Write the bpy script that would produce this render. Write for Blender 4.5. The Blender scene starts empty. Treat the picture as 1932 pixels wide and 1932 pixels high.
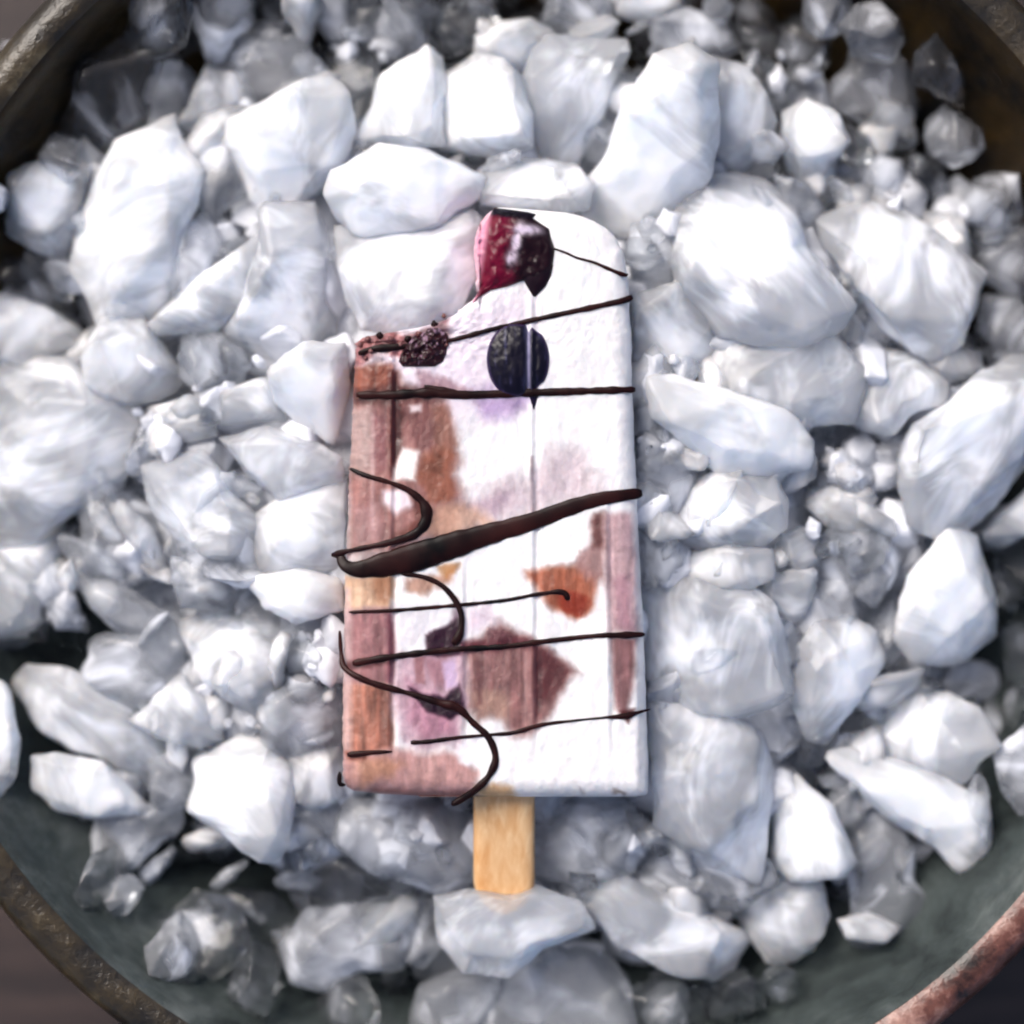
import bpy, bmesh, math, random
import numpy as np
from mathutils import Vector, noise, Matrix

random.seed(7)
C = bpy.context.scene.collection
scn = bpy.context.scene
S = 0.0001          # one picture unit (1/1932 of the frame) is 0.1 mm at the popsicle's face
D = 0.60            # camera height above the popsicle's face

# ------------------------------------------------------------------ camera
cam = bpy.data.cameras.new('camera'); camo = bpy.data.objects.new('camera', cam); C.objects.link(camo)
camo.location = (0, 0, D); camo.rotation_euler = (0, 0, 0)
cam.sensor_width = 36; cam.lens = 36 * D / 0.1932
cam.clip_start = 0.02; cam.clip_end = 50
cam.dof.use_dof = True; cam.dof.focus_distance = D + 0.002; cam.dof.aperture_fstop = 3.4
scn.camera = camo
# ------------------------------------------------------------------ world and sun
SUN_EL, SUN_AZ = math.radians(46), math.radians(-40)   # azimuth from +Y (top of picture), towards +X positive
w = bpy.data.worlds.new('World'); scn.world = w; w.use_nodes = True
nt = w.node_tree; bg = nt.nodes['Background']
sky = nt.nodes.new('ShaderNodeTexSky'); sky.sky_type = 'NISHITA'; sky.sun_disc = False
sky.sun_elevation = SUN_EL; sky.sun_rotation = SUN_AZ
sky.dust_density = 4.0; sky.ozone_density = 0.3; sky.air_density = 0.6
nt.links.new(sky.outputs[0], bg.inputs[0]); bg.inputs[1].default_value = 0.13
sun = bpy.data.lights.new('sun', 'SUN'); sun.energy = 1.45; sun.angle = math.radians(34); sun.color = (1, .975, .95)
so = bpy.data.objects.new('sun', sun); C.objects.link(so)
dirv = Vector((math.sin(SUN_AZ)*math.cos(SUN_EL), math.cos(SUN_AZ)*math.cos(SUN_EL), math.sin(SUN_EL)))
so.rotation_euler = dirv.to_track_quat('Z', 'Y').to_euler(); so.location = dirv * 1.0
scn.view_settings.view_transform = 'Standard'; scn.view_settings.look = 'None'
scn.view_settings.exposure = 0.62; scn.view_settings.gamma = 1
scn.cycles.use_denoising = True
scn.cycles.max_bounces = 9; scn.cycles.transmission_bounces = 7; scn.cycles.transparent_max_bounces = 14
scn.cycles.use_adaptive_sampling = True; scn.cycles.adaptive_threshold = .04; scn.cycles.adaptive_min_samples = 12
scn.cycles.diffuse_bounces = 5; scn.cycles.glossy_bounces = 3
scn.cycles.sample_clamp_indirect = 6
scn.cycles.pixel_filter_type = 'BLACKMAN_HARRIS'; scn.cycles.filter_width = 2.2

# ------------------------------------------------------------------ helpers
def P(x, y, z=0.0):
    k = S * (D - z) / D
    return Vector(((x - 966) * k, (966 - y) * k, z))
def lin(r, g=None, b=None):
    if g is None: r, g, b = r
    f = lambda c: (c/255/12.92) if c/255 <= .04045 else ((c/255+.055)/1.055)**2.4
    return (f(r), f(g), f(b), 1.0)
def tag(o, label=None, cat=None, group=None, kind=None):
    if label: o['label'] = label
    if cat: o['category'] = cat
    if group: o['group'] = group
    if kind: o['kind'] = kind
    return o
def mesh_obj(name, verts, faces, mat, parent=None, smooth=True, cols=None):
    m = bpy.data.meshes.new(name); m.from_pydata([tuple(v) for v in verts], [], faces); m.update()
    if smooth: m.polygons.foreach_set('use_smooth', [True]*len(m.polygons))
    if cols is not None:
        a = m.color_attributes.new('paint', 'FLOAT_COLOR', 'POINT')
        a.data.foreach_set('color', np.asarray(cols, dtype=np.float32).ravel())
    m.materials.append(mat)
    o = bpy.data.objects.new(name, m); C.objects.link(o)
    if parent: o.parent = parent
    return o
def N(nt, t, **kw):
    n = nt.nodes.new(t)
    for k, v in kw.items():
        if k in n.inputs: n.inputs[k].default_value = v
        else: setattr(n, k, v)
    return n
def newmat(name):
    m = bpy.data.materials.new(name); m.use_nodes = True
    return m, m.node_tree, m.node_tree.nodes['Principled BSDF']

# ------------------------------------------------------------------ materials
def ice_mat(name, lo, hi, white=(.80, .83, .90), rough=.3, mn=.3, sss=.75, glass=.12, core=True):
    """milky scattering ice where trapped air clouds it, clear refracting ice elsewhere"""
    m, nt, p = newmat(name); L = nt.links.new
    tc = N(nt, 'ShaderNodeTexCoord'); oi = N(nt, 'ShaderNodeObjectInfo')
    add = N(nt, 'ShaderNodeVectorMath', operation='ADD'); L(tc.outputs['Object'], add.inputs[0])
    mul = N(nt, 'ShaderNodeVectorMath', operation='SCALE'); L(oi.outputs['Random'], mul.inputs[3]); mul.inputs[0].default_value = (3.1, 1.7, 2.3)
    L(mul.outputs[0], add.inputs[1])
    mp = N(nt, 'ShaderNodeMapping'); mp.inputs['Scale'].default_value = (1.25, .62, 1)
    vr = N(nt, 'ShaderNodeVectorRotate'); vr.rotation_type = 'Z_AXIS'; an = N(nt, 'ShaderNodeMath', operation='MULTIPLY'); an.inputs[1].default_value = 6.283
    L(oi.outputs['Random'], an.inputs[0]); L(an.outputs[0], vr.inputs['Angle']); L(add.outputs[0], vr.inputs['Vector']); L(vr.outputs[0], mp.inputs['Vector'])
    n1 = N(nt, 'ShaderNodeTexNoise', Scale=75, Detail=3, Roughness=.55, Distortion=.7); L(mp.outputs[0], n1.inputs['Vector'])
    mr = N(nt, 'ShaderNodeMapRange'); mr.interpolation_type = 'SMOOTHSTEP'
    mr.inputs['From Min'].default_value = lo; mr.inputs['From Max'].default_value = hi
    mr.inputs['To Min'].default_value = mn
    # air gathers in the heart of a lump, its skin is clearer
    vd = N(nt, 'ShaderNodeVectorMath', operation='DISTANCE'); L(tc.outputs['Generated'], vd.inputs[0]); vd.inputs[1].default_value = (.5, .5, .5)
    ma = N(nt, 'ShaderNodeMath', operation='MULTIPLY_ADD'); L(vd.outputs['Value'], ma.inputs[0]); ma.inputs[1].default_value = -.80; ma.inputs[2].default_value = .31
    ad = N(nt, 'ShaderNodeMath', operation='ADD'); L(n1.outputs[0], ad.inputs[0]); L(ma.outputs[0], ad.inputs[1])
    L((ad if core else n1).outputs[0], mr.inputs['Value'])
    # fine bump
    n2 = N(nt, 'ShaderNodeTexNoise', Scale=420, Detail=1, Roughness=.6); L(add.outputs[0], n2.inputs['Vector'])
    n3 = N(nt, 'ShaderNodeTexNoise', Scale=170, Detail=0); L(add.outputs[0], n3.inputs['Vector'])
    b1 = N(nt, 'ShaderNodeBump', Strength=.3, Distance=.0005); L(n2.outputs[0], b1.inputs['Height'])
    b2 = N(nt, 'ShaderNodeBump', Strength=.2, Distance=.0016); L(n3.outputs[0], b2.inputs['Height']); L(b1.outputs[0], b2.inputs['Normal'])
    # milky
    cr = N(nt, 'ShaderNodeMix', data_type='RGBA'); L(n2.outputs[0], cr.inputs['Factor'])
    cr.inputs['A'].default_value = (white[0]*.93, white[1]*.95, white[2]*.97, 1); cr.inputs['B'].default_value = (*white, 1)
    L(cr.outputs['Result'], p.inputs['Base Color'])
    p.inputs['Roughness'].default_value = rough; p.inputs['IOR'].default_value = 1.31
    p.inputs['Subsurface Weight'].default_value = sss; p.inputs['Subsurface Radius'].default_value = (.8, .95, 1.15)
    p.inputs['Subsurface Scale'].default_value = .006
    p.inputs['Coat Weight'].default_value = .35; p.inputs['Coat Roughness'].default_value = .12; p.inputs['Coat IOR'].default_value = 1.33
    L(b2.outputs[0], p.inputs['Normal'])
    # clear
    g = N(nt, 'ShaderNodeBsdfPrincipled'); g.inputs['Base Color'].default_value = (.96, .975, .985, 1)
    g.inputs['Transmission Weight'].default_value = 1; g.inputs['Roughness'].default_value = .06; g.inputs['IOR'].default_value = 1.30
    L(b2.outputs[0], g.inputs['Normal'])
    mx = N(nt, 'ShaderNodeMixShader'); L(mr.outputs[0], mx.inputs[0])
    tr = N(nt, 'ShaderNodeBsdfTransparent'); tr.inputs[0].default_value = (.93, .95, .975, 1)
    gl = N(nt, 'ShaderNodeBsdfGlossy'); gl.inputs['Roughness'].default_value = .10; L(b2.outputs[0], gl.inputs['Normal'])
    fr = N(nt, 'ShaderNodeFresnel', IOR=1.31); L(b2.outputs[0], fr.inputs['Normal'])
    tg = N(nt, 'ShaderNodeMixShader'); L(fr.outputs[0], tg.inputs[0]); L(tr.outputs[0], tg.inputs[1]); L(gl.outputs[0], tg.inputs[2])
    m2 = N(nt, 'ShaderNodeMixShader'); m2.inputs[0].default_value = 1-glass; L(g.outputs[0], m2.inputs[1]); L(tg.outputs[0], m2.inputs[2])
    L((m2 if glass else tg).outputs[0], mx.inputs[1]); L(p.outputs[0], mx.inputs[2])
    L(mx.outputs[0], nt.nodes['Material Output'].inputs['Surface'])
    return m
ICE = {
    'b': ice_mat('ice_bright', .22, .54, (.88, .90, .945), .34, .50, .75, .45),
    'w': ice_mat('ice_white', .34, .66, (.86, .88, .93), .30, .30, .75, .5),
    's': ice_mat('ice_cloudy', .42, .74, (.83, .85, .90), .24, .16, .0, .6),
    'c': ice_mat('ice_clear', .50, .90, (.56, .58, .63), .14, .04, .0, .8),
    'f': ice_mat('ice_lower', .36, .64, (.87, .88, .92), .3, .40, .0, .4, False),
    'bed': ice_mat('ice_bed', .30, .60, (.89, .90, .935), .35, .8, .0, .0, False),
}
def glaze_mat():
    m, nt, p = newmat('bowl_glaze'); L = nt.links.new
    tc = N(nt, 'ShaderNodeTexCoord')
    n1 = N(nt, 'ShaderNodeTexNoise', Scale=34, Detail=6, Roughness=.7, Distortion=.5); L(tc.outputs['Object'], n1.inputs['Vector'])
    n2 = N(nt, 'ShaderNodeTexNoise', Scale=150, Detail=5, Roughness=.7); L(tc.outputs['Object'], n2.inputs['Vector'])
    r1 = N(nt, 'ShaderNodeValToRGB'); L(n1.outputs[0], r1.inputs[0])
    e = r1.color_ramp.elements
    e[0].position = .33; e[0].color = (.014, .018, .018, 1); e[1].position = .75; e[1].color = (.125, .14, .136, 1)
    k = r1.color_ramp.elements.new(.52); k.color = (.046, .057, .055, 1)
    # warm oxidised far side of the glaze, wall shade painted into its darkest tone
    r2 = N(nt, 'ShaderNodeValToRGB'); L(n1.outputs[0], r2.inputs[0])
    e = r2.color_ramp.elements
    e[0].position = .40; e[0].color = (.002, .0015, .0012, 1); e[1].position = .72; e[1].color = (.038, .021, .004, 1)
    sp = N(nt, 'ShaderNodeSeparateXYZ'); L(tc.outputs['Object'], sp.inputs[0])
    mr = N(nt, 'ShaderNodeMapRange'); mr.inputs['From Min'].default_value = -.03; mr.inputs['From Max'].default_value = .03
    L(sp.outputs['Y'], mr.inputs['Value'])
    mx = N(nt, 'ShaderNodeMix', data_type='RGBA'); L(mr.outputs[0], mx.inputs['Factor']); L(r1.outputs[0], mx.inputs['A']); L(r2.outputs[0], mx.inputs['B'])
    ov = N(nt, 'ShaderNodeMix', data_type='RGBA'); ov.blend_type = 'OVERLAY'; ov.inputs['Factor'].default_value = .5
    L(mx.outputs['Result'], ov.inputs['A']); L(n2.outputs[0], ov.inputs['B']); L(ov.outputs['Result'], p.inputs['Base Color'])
    p.inputs['Roughness'].default_value = .32; p.inputs['Specular IOR Level'].default_value = .16
    b = N(nt, 'ShaderNodeBump', Strength=.4, Distance=.0008); L(n2.outputs[0], b.inputs['Height']); L(b.outputs[0], p.inputs['Normal'])
    return m
def rim_mat():
    m, nt, p = newmat('rim_glaze'); L = nt.links.new
    tc = N(nt, 'ShaderNodeTexCoord')
    n1 = N(nt, 'ShaderNodeTexNoise', Scale=70, Detail=6, Roughness=.7); L(tc.outputs['Object'], n1.inputs['Vector'])
    r1 = N(nt, 'ShaderNodeValToRGB'); L(n1.outputs[0], r1.inputs[0]); e = r1.color_ramp.elements
    e[0].position = .38; e[0].color = (.012, .006, .004, 1); e[1].position = .72; e[1].color = (.50, .30, .24, 1)
    k = e.new(.54); k.color = (.14, .055, .04, 1)
    r2 = N(nt, 'ShaderNodeValToRGB'); L(n1.outputs[0], r2.inputs[0]); e2 = r2.color_ramp.elements
    e2[0].position = .40; e2[0].color = (.010, .008, .005, 1); e2[1].position = .78; e2[1].color = (.17, .14, .085, 1); k2 = e2.new(.58); k2.color = (.040, .028, .012, 1)
    dp = N(nt, 'ShaderNodeVectorMath', operation='DOT_PRODUCT'); L(tc.outputs['Object'], dp.inputs[0]); dp.inputs[1].default_value = (.707, -.707, 0)
    mr = N(nt, 'ShaderNodeMapRange'); mr.inputs['From Min'].default_value = .06; mr.inputs['From Max'].default_value = .115; L(dp.outputs['Value'], mr.inputs['Value'])
    mx = N(nt, 'ShaderNodeMix', data_type='RGBA'); L(mr.outputs[0], mx.inputs['Factor']); L(r2.outputs[0], mx.inputs['A']); L(r1.outputs[0], mx.inputs['B'])
    L(mx.outputs['Result'], p.inputs['Base Color']); p.inputs['Roughness'].default_value = .3
    b = N(nt, 'ShaderNodeBump', Strength=.6, Distance=.0018); L(n1.outputs[0], b.inputs['Height']); L(b.outputs[0], p.inputs['Normal'])
    return m
def wood_mat(name, a, b_, scale=(1, 12, 1), base=60, rough=.5):
    m, nt, p = newmat(name); L = nt.links.new
    tc = N(nt, 'ShaderNodeTexCoord'); mp = N(nt, 'ShaderNodeMapping'); mp.inputs['Scale'].default_value = scale
    L(tc.outputs['Object'], mp.inputs['Vector'])
    n1 = N(nt, 'ShaderNodeTexNoise', Scale=base, Detail=6, Roughness=.6, Distortion=.4); L(mp.outputs[0], n1.inputs['Vector'])
    r1 = N(nt, 'ShaderNodeValToRGB'); L(n1.outputs[0], r1.inputs[0]); e = r1.color_ramp.elements
    e[0].position = .3; e[0].color = (*a, 1); e[1].position = .7; e[1].color = (*b_, 1)
    L(r1.outputs[0], p.inputs['Base Color']); p.inputs['Roughness'].default_value = rough
    b = N(nt, 'ShaderNodeBump', Strength=.3, Distance=.0005); L(n1.outputs[0], b.inputs['Height']); L(b.outputs[0], p.inputs['Normal'])
    return m
def paint_mat(name, rough=.35, sss=.35, bump=.35, frost=0.0):
    """colour of the thing itself is stored per vertex; fine mottling is added here"""
    m, nt, p = newmat(name); L = nt.links.new
    at = N(nt, 'ShaderNodeAttribute', attribute_name='paint')
    tc = N(nt, 'ShaderNodeTexCoord')
    n2 = N(nt, 'ShaderNodeTexNoise', Scale=900, Detail=4, Roughness=.65); L(tc.outputs['Object'], n2.inputs['Vector'])
    ov = N(nt, 'ShaderNodeMix', data_type='RGBA'); ov.blend_type = 'OVERLAY'; ov.inputs['Factor'].default_value = .25
    L(at.outputs['Color'], ov.inputs['A']); L(n2.outputs[0], ov.inputs['B']); L(ov.outputs['Result'], p.inputs['Base Color'])
    p.inputs['Roughness'].default_value = rough
    p.inputs['Subsurface Weight'].default_value = sss; p.inputs['Subsurface Scale'].default_value = .0012
    p.inputs['Subsurface Radius'].default_value = (1, .7, .5)
    b = N(nt, 'ShaderNodeBump', Strength=bump, Distance=.0004); L(n2.outputs[0], b.inputs['Height']); L(b.outputs[0], p.inputs['Normal'])
    return m
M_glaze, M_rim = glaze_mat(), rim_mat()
M_table = wood_mat('dark_table_wood', (.006, .003, .003), (.05, .03, .025), (1, 8, 1), 25)
M_stick = wood_mat('birch_stick', lin(212, 152, 92)[:3], lin(240, 202, 152)[:3], (9, 1, 9), 60, .6)
M_cream = paint_mat('ice_cream_surface')
M_berry = paint_mat('berry_skin', .30, .05, .18); M_berry.node_tree.nodes['Principled BSDF'].inputs['Specular IOR Level'].default_value = .25
def choc_mat():
    m, nt, p = newmat('dark_chocolate'); L = nt.links.new
    tc = N(nt, 'ShaderNodeTexCoord')
    n1 = N(nt, 'ShaderNodeTexNoise', Scale=90, Detail=3); L(tc.outputs['Object'], n1.inputs['Vector'])
    r1 = N(nt, 'ShaderNodeValToRGB'); L(n1.outputs[0], r1.inputs[0]); e = r1.color_ramp.elements
    e[0].position = .35; e[0].color = (.0012, .0006, .001, 1); e[1].position = .75; e[1].color = (.035, .008, .007, 1)
    L(r1.outputs[0], p.inputs['Base Color']); p.inputs['Roughness'].default_value = .36
    p.inputs['Specular IOR Level'].default_value = .14
    return m
M_choc = choc_mat()
M_crumb = wood_mat('frozen_cocoa_crumb', (.05, .008, .01), (.30, .12, .11), (1, 1, 1), 300, .4)

# ------------------------------------------------------------------ table and bowl
tb = bmesh.new(); bmesh.ops.create_grid(tb, x_segments=1, y_segments=1, size=.8)
tm = bpy.data.meshes.new('table'); tb.to_mesh(tm); tm.materials.append(M_table)
table = bpy.data.objects.new('table', tm); C.objects.link(table); table.location = (0, 0, -.066)
tag(table, 'dark brown table top under the bowl', None, None, 'structure')

BC = (1001, 902)                                        # bowl axis in picture units
RIM_Z = -.006
def lathe(name, prof, mat, parent, seg=192, wob=0):
    vs, fs = [], []
    for i, (r, z) in enumerate(prof):
        for j in range(seg):
            a = 2*math.pi*j/seg
            k = 1 + wob*noise.noise(Vector((math.cos(a)*2.2, math.sin(a)*2.2, i*.15)))
            vs.append((r*k*math.cos(a), r*k*math.sin(a), z))
    for i in range(len(prof)-1):
        for j in range(seg):
            j2 = (j+1) % seg
            fs.append((i*seg+j, i*seg+j2, (i+1)*seg+j2, (i+1)*seg+j))
    fs.append(tuple(range(seg-1, -1, -1)))
    return mesh_obj(name, vs, fs, mat, parent)
bowl = bpy.data.objects.new('bowl', None); C.objects.link(bowl)
bc = P(*BC, RIM_Z); bowl.location = (bc.x, bc.y, -.066)
tag(bowl, 'dark glazed stoneware bowl with a worn brown rim holding the crushed ice', 'bowl')
R = .1231
inner = [(.03, .0105), (.052, .011), (.07, .014), (.088, .021), (.103, .031), (.114, .043), (.1205, .053), (R-.0015, .0586), (R-.0003, .0598)]
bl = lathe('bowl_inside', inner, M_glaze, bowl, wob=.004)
rim = lathe('rim', [(R-.0003, .0598), (R+.0006, .0604), (R+.003, .0607), (R+.005, .0603), (R+.0068, .0588), (R+.0074, .0565), (R+.0068, .053)], M_rim, bowl, wob=.004)
rim.data.polygons[-1].select = False
# open ends: remove the caps of the rim
def drop_cap(o):
    bm = bmesh.new(); bm.from_mesh(o.data)
    bmesh.ops.delete(bm, geom=[f for f in bm.faces if len(f.verts) > 4], context='FACES_ONLY'); bm.to_mesh(o.data); bm.free()
drop_cap(rim)
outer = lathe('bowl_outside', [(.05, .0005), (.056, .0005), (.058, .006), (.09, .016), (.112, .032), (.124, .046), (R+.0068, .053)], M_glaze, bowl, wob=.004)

# ------------------------------------------------------------------ popsicle
pop = bpy.data.objects.new('popsicle', None); C.objects.link(pop); pop.location = P(930, 960, -.018)
tag(pop, 'brown and white berry popsicle with chocolate drizzle and a bitten corner, on crushed ice', 'popsicle')
def in_pop(o): o.parent = pop; o.location = -pop.location; return o

YL = [(391,940),(396,930),(405,918),(420,906),(450,896),(480,893),(520,899),(550,899),(566,892),(580,876),(594,856),(604,838),(612,815),(619,785),(625,750),(631,712),(638,682),(648,671),(700,669),(800,664),(900,659),(1000,655),(1100,651),(1250,648),(1400,646),(1470,648),(1484,654),(1492,668),(1498,720),(1501,790)]
YR = [(391,952),(396,1010),(401,1070),(408,1098),(418,1122),(432,1146),(450,1163),(475,1176),(520,1184),(560,1187),(650,1191),(740,1194),(850,1198),(950,1202),(1100,1210),(1250,1216),(1400,1221),(1480,1223),(1496,1221),(1501,1215),(1503,1200)]
yl = np.array(YL, float); yr = np.array(YR, float)
def xl(y): return np.interp(y, yl[:,0], yl[:,1])
def xr(y): return np.interp(y, yr[:,0], yr[:,1])
Y0, Y1 = 391.0, 1503.0
def vnoise(x, y, seed=0):
    """value noise, vectorised"""
    rs = np.random.RandomState(seed); T = rs.rand(64, 64)
    xi, yi = np.floor(x).astype(int), np.floor(y).astype(int); fx, fy = x-xi, y-yi
    fx, fy = fx*fx*(3-2*fx), fy*fy*(3-2*fy)
    g = lambda a, b: T[a % 64, b % 64]
    return (g(xi,yi)*(1-fx)+g(xi+1,yi)*fx)*(1-fy)+(g(xi,yi+1)*(1-fx)+g(xi+1,yi+1)*fx)*fy*1.0
def fbm(x, y, seed=0, o=4):
    s, a, t = 0, 1, 0
    for k in range(o): s = s + a*vnoise(x*2**k, y*2**k, seed+k); t += a; a *= .5
    return s/t

rows = np.unique(np.concatenate([np.linspace(Y0, 460, 36), np.linspace(460, 570, 34), np.linspace(570, 650, 54), np.linspace(650, 1470, 300), np.linspace(1470, Y1, 22)]))
cols_u = np.concatenate([np.linspace(0, .06, 12), np.linspace(.06, .94, 170)[1:], np.linspace(.94, 1, 12)[1:]])
XLr = xl(rows) + np.where((rows > 520) & (rows < 660), 1, .25)*(14*(fbm(rows/9, rows*0+3, 91)-.5) + 5*(fbm(rows/3, rows*0+7, 93)-.5))*np.clip((rows-400)/30, 0, 1)
XRr = xr(rows) + 5*(fbm(rows/40, rows*0+5, 95)-.5)*np.clip((rows-430)/40, 0, 1)
GX = np.array([XLr[k] + cols_u*(XRr[k]-XLr[k]) for k, y in enumerate(rows)]); GY = np.repeat(rows[:,None], len(cols_u), 1)
outline = np.array([(XLr[k], y) for k, y in enumerate(rows)] + [(XRr[len(rows)-1-k], y) for k, y in enumerate(rows[::-1])])
def seg_dist(px, py, poly):
    d = np.full(px.shape, 1e9)
    for i in range(len(poly)):
        ax, ay = poly[i]; bx, by = poly[(i+1) % len(poly)]
        vx, vy = bx-ax, by-ay; l2 = vx*vx+vy*vy+1e-9
        t = np.clip(((px-ax)*vx+(py-ay)*vy)/l2, 0, 1)
        d = np.minimum(d, np.hypot(px-ax-t*vx, py-ay-t*vy))
    return d
def inside(px, py, poly):
    c = np.zeros(px.shape, bool)
    for i in range(len(poly)):
        ax, ay = poly[i]; bx, by = poly[(i+1) % len(poly)]
        if ay == by: continue
        h = ((ay > py) != (by > py)) & (px < (bx-ax)*(py-ay)/(by-ay)+ax)
        c ^= h
    return c
ED = seg_dist(GX, GY, outline[::2])
def surf_h(x, y, ed):
    """height of the popsicle's face below z=0, in metres"""
    Rr = np.where((x < 905) & (y < 645), 16., 34.)
    q = np.clip(ed/Rr, 0, 1); h = -Rr*S*(1-np.sqrt(1-(1-q)**2))
    for x0, a, wd, ya, yb in ((737, .00055, 5, 600, 1420), (872, .00045, 5, 1080, 1400), (1003, .00055, 4.5, 560, 1390), (1142, .00045, 5, 950, 1400), (1196, .0003, 4, 920, 1480)):
        a = a/(1+np.exp(-(y-ya)/14))/(1+np.exp((y-yb)/14))
        xs = x0 + (y-900)*.012*(x0-930)/250
        h = h + a*.5*np.exp(-((x-xs)/6)**2) - a*.6*np.exp(-((x-xs-9)/6)**2)
    h = h + .0005*(fbm(x/60, y/110, 5)-.5)*2 + .00012*(fbm(x/9, y/14, 9)-.5)*2
    bite = np.exp(-((np.clip(x-660, 0, 1e9)/260)**2)) * np.exp(-((y-640)/45)**2)
    return h + bite*.0022*(fbm(x/12, y/10, 21)-.62)
H = surf_h(GX, GY, ED)
# ---- colour of the confection itself
RGB = np.zeros(GX.shape+(3,)); base = np.array(lin(252, 250, 250)[:3])*.92; RGB[:] = base; RGB *= (.78 + .12*fbm(GX/50, GY/80, 101) + .08*fbm(GX/8, GY/11, 103))[...,None]; RGB = np.sqrt(RGB)
SOFTN = .55 + 2.0*np.clip(fbm(GX/30, GY/44, 111)-.25, 0, 1)*1.5
wx = GX + 12*(fbm(GX/46, GY/60, 31, 2)-.5)*2 + 3*(fbm(GX/9, GY/12, 35, 2)-.5)*2
wy = GY + 15*(fbm(GX/40, GY/60, 41, 2)-.5)*2 + 4*(fbm(GX/9, GY/14, 45, 2)-.5)*2
def blob(poly, col, soft=10, op=1.0, streak=0.0, warp=1.0, shade=0.0):
    global RGB
    X = GX + (wx-GX)*warp; Y = GY + (wy-GY)*warp
    poly = np.array(poly, float)
    d = seg_dist(X, Y, poly); sd = np.where(inside(X, Y, poly), d, -d)
    a = np.clip(sd/soft*.5+.5, 0, 1); a = a*a*(3-2*a)*op
    streak *= .5; shade *= 1.3
    if streak: a = a*np.clip(1 - streak*(1-fbm(GX/5, GY/90, 51, 3)*1.5), 0, 1)
    c = np.array(lin(col)[:3]); c = np.sqrt(c*(.44+.46*c.mean()**.6))[None,None,:]; soft = soft*2.0*SOFTN
    if shade: c = c*(1+.6*shade*(fbm(GX/7, GY/60, 61, 3)-.5)*2)[...,None]
    RGB = RGB*(1-a[...,None]) + c*a[...,None]
blob([(755,560),(1000,560),(1010,760),(860,800),(700,760),(690,650)], (238,224,236), 40, .8)
blob([(884,742),(1000,742),(990,768),(950,790),(905,778)], (196,168,212), 20, .9)
blob([(1001,860),(1006,860),(1006,975),(1002,975)], (150,120,128), 4, .8, 0, .1)
blob([(1092,1040),(1100,1040),(1096,1060)], (200,160,150), 6, .5)
# left brown area above the thick drizzle
blob([(660,690),(740,690),(765,740),(835,760),(858,820),(862,870),(850,900),(890,960),(850,1010),(720,1045),(650,1050)], (178,120,112), 18, .95, .15, 1, .25)
blob([(660,688),(738,688),(742,738),(660,738)], (170,96,72), 8, .9, 0, .4, .2)
blob([(660,762),(700,762),(702,880),(660,892)], (206,178,172), 14, .85, .2)
blob([(702,770),(730,770),(732,880),(705,880)], (160,100,104), 8, .7)
blob([(735,700),(752,700),(762,790),(752,850),(738,900),(733,840)], (112,46,38), 8, .95, 0, .5)
blob([(760,750),(830,760),(842,830),(800,850),(770,830)], (150,96,92), 12, .8, .2)
blob([(800,858),(836,832),(858,850),(846,900),(858,950),(810,955),(792,905)], (176,104,76), 10, .85, .2)
blob([(757,848),(790,852),(786,910),(742,912),(745,880)], (253,246,240), 7, 1, 0, .5)
blob([(772,765),(795,765),(794,778),(774,779)], (248,232,232), 5, .9, 0, .3)
blob([(722,924),(766,928),(782,955),(746,974),(719,951)], (248,232,236), 9, 1, 0, .5)
blob([(665,950),(712,950),(716,1030),(665,1035)], (205,160,158), 10, .7, .3)
# pink wash across the middle
blob([(870,950),(920,905),(1000,900),(1030,850),(1110,850),(1140,930),(1000,975),(880,1000)], (222,202,208), 28, .85, .3)
blob([(885,960),(935,925),(970,930),(930,975)], (196,166,182), 14, .7, .2)
blob([(830,960),(880,950),(930,985),(860,1010),(800,1010)], (226,178,150), 14, .8, .2)
# left column below the thick drizzle
blob([(645,1085),(742,1085),(745,1150),(645,1150)], (232,186,150), 8, .95, .2, .4, .2)
blob([(702,1095),(742,1090),(742,1140),(712,1140)], (190,130,92), 8, .8)
blob([(645,1148),(744,1148),(744,1290),(645,1290)], (176,118,118), 8, .95, .2, .4, .3)
blob([(725,1150),(744,1150),(744,1290),(728,1290)], (132,70,84), 6, .7, 0, .3)
blob([(645,1285),(742,1292),(742,1420),(645,1420)], (196,122,96), 8, .95, .25, .4, .45)
blob([(712,1300),(740,1300),(740,1410),(716,1410)], (150,96,80), 6, .8, .2, .3, .3)
blob([(645,1110),(662,1110),(664,1480),(645,1480)], (236,206,204), 8, .7, .1, .4)
blob([(765,1084),(835,1092),(870,1070),(856,1104),(800,1122),(766,1108)], (206,152,126), 9, .85)
blob([(830,1072),(872,1060),(866,1086),(846,1098)], (206,138,72), 8, .8)
blob([(744,1136),(812,1134),(842,1150),(800,1196),(744,1224)], (232,228,232), 10, .95)
blob([(746,1232),(880,1225),(884,1330),(866,1400),(790,1410),(760,1400),(744,1330)], (214,178,190), 14, .95, .2, 1, .15)
blob([(800,1240),(846,1232),(850,1290),(815,1295)], (184,130,140), 12, .8, .2)
blob([(770,1290),(850,1320),(866,1395),(800,1400),(772,1360)], (206,142,164), 16, .8, .2)
blob([(808,1192),(832,1188),(866,1172),(874,1200),(866,1228),(812,1232)], (76,22,50), 9, .95)
blob([(774,1306),(800,1314),(836,1318),(864,1296),(872,1336),(850,1352),(810,1334)], (66,14,44), 8, .97, 0, .6)
blob([(742,700),(756,742),(756,830),(744,880),(738,800)], (86,30,26), 6, .85, 0, .3)
blob([(700,780),(706,780),(706,1000),(700,1000)], (226,190,188), 5, .6, 0, .2)
blob([(820,840),(834,860),(828,905),(812,890)], (128,72,48), 8, .8)
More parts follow.
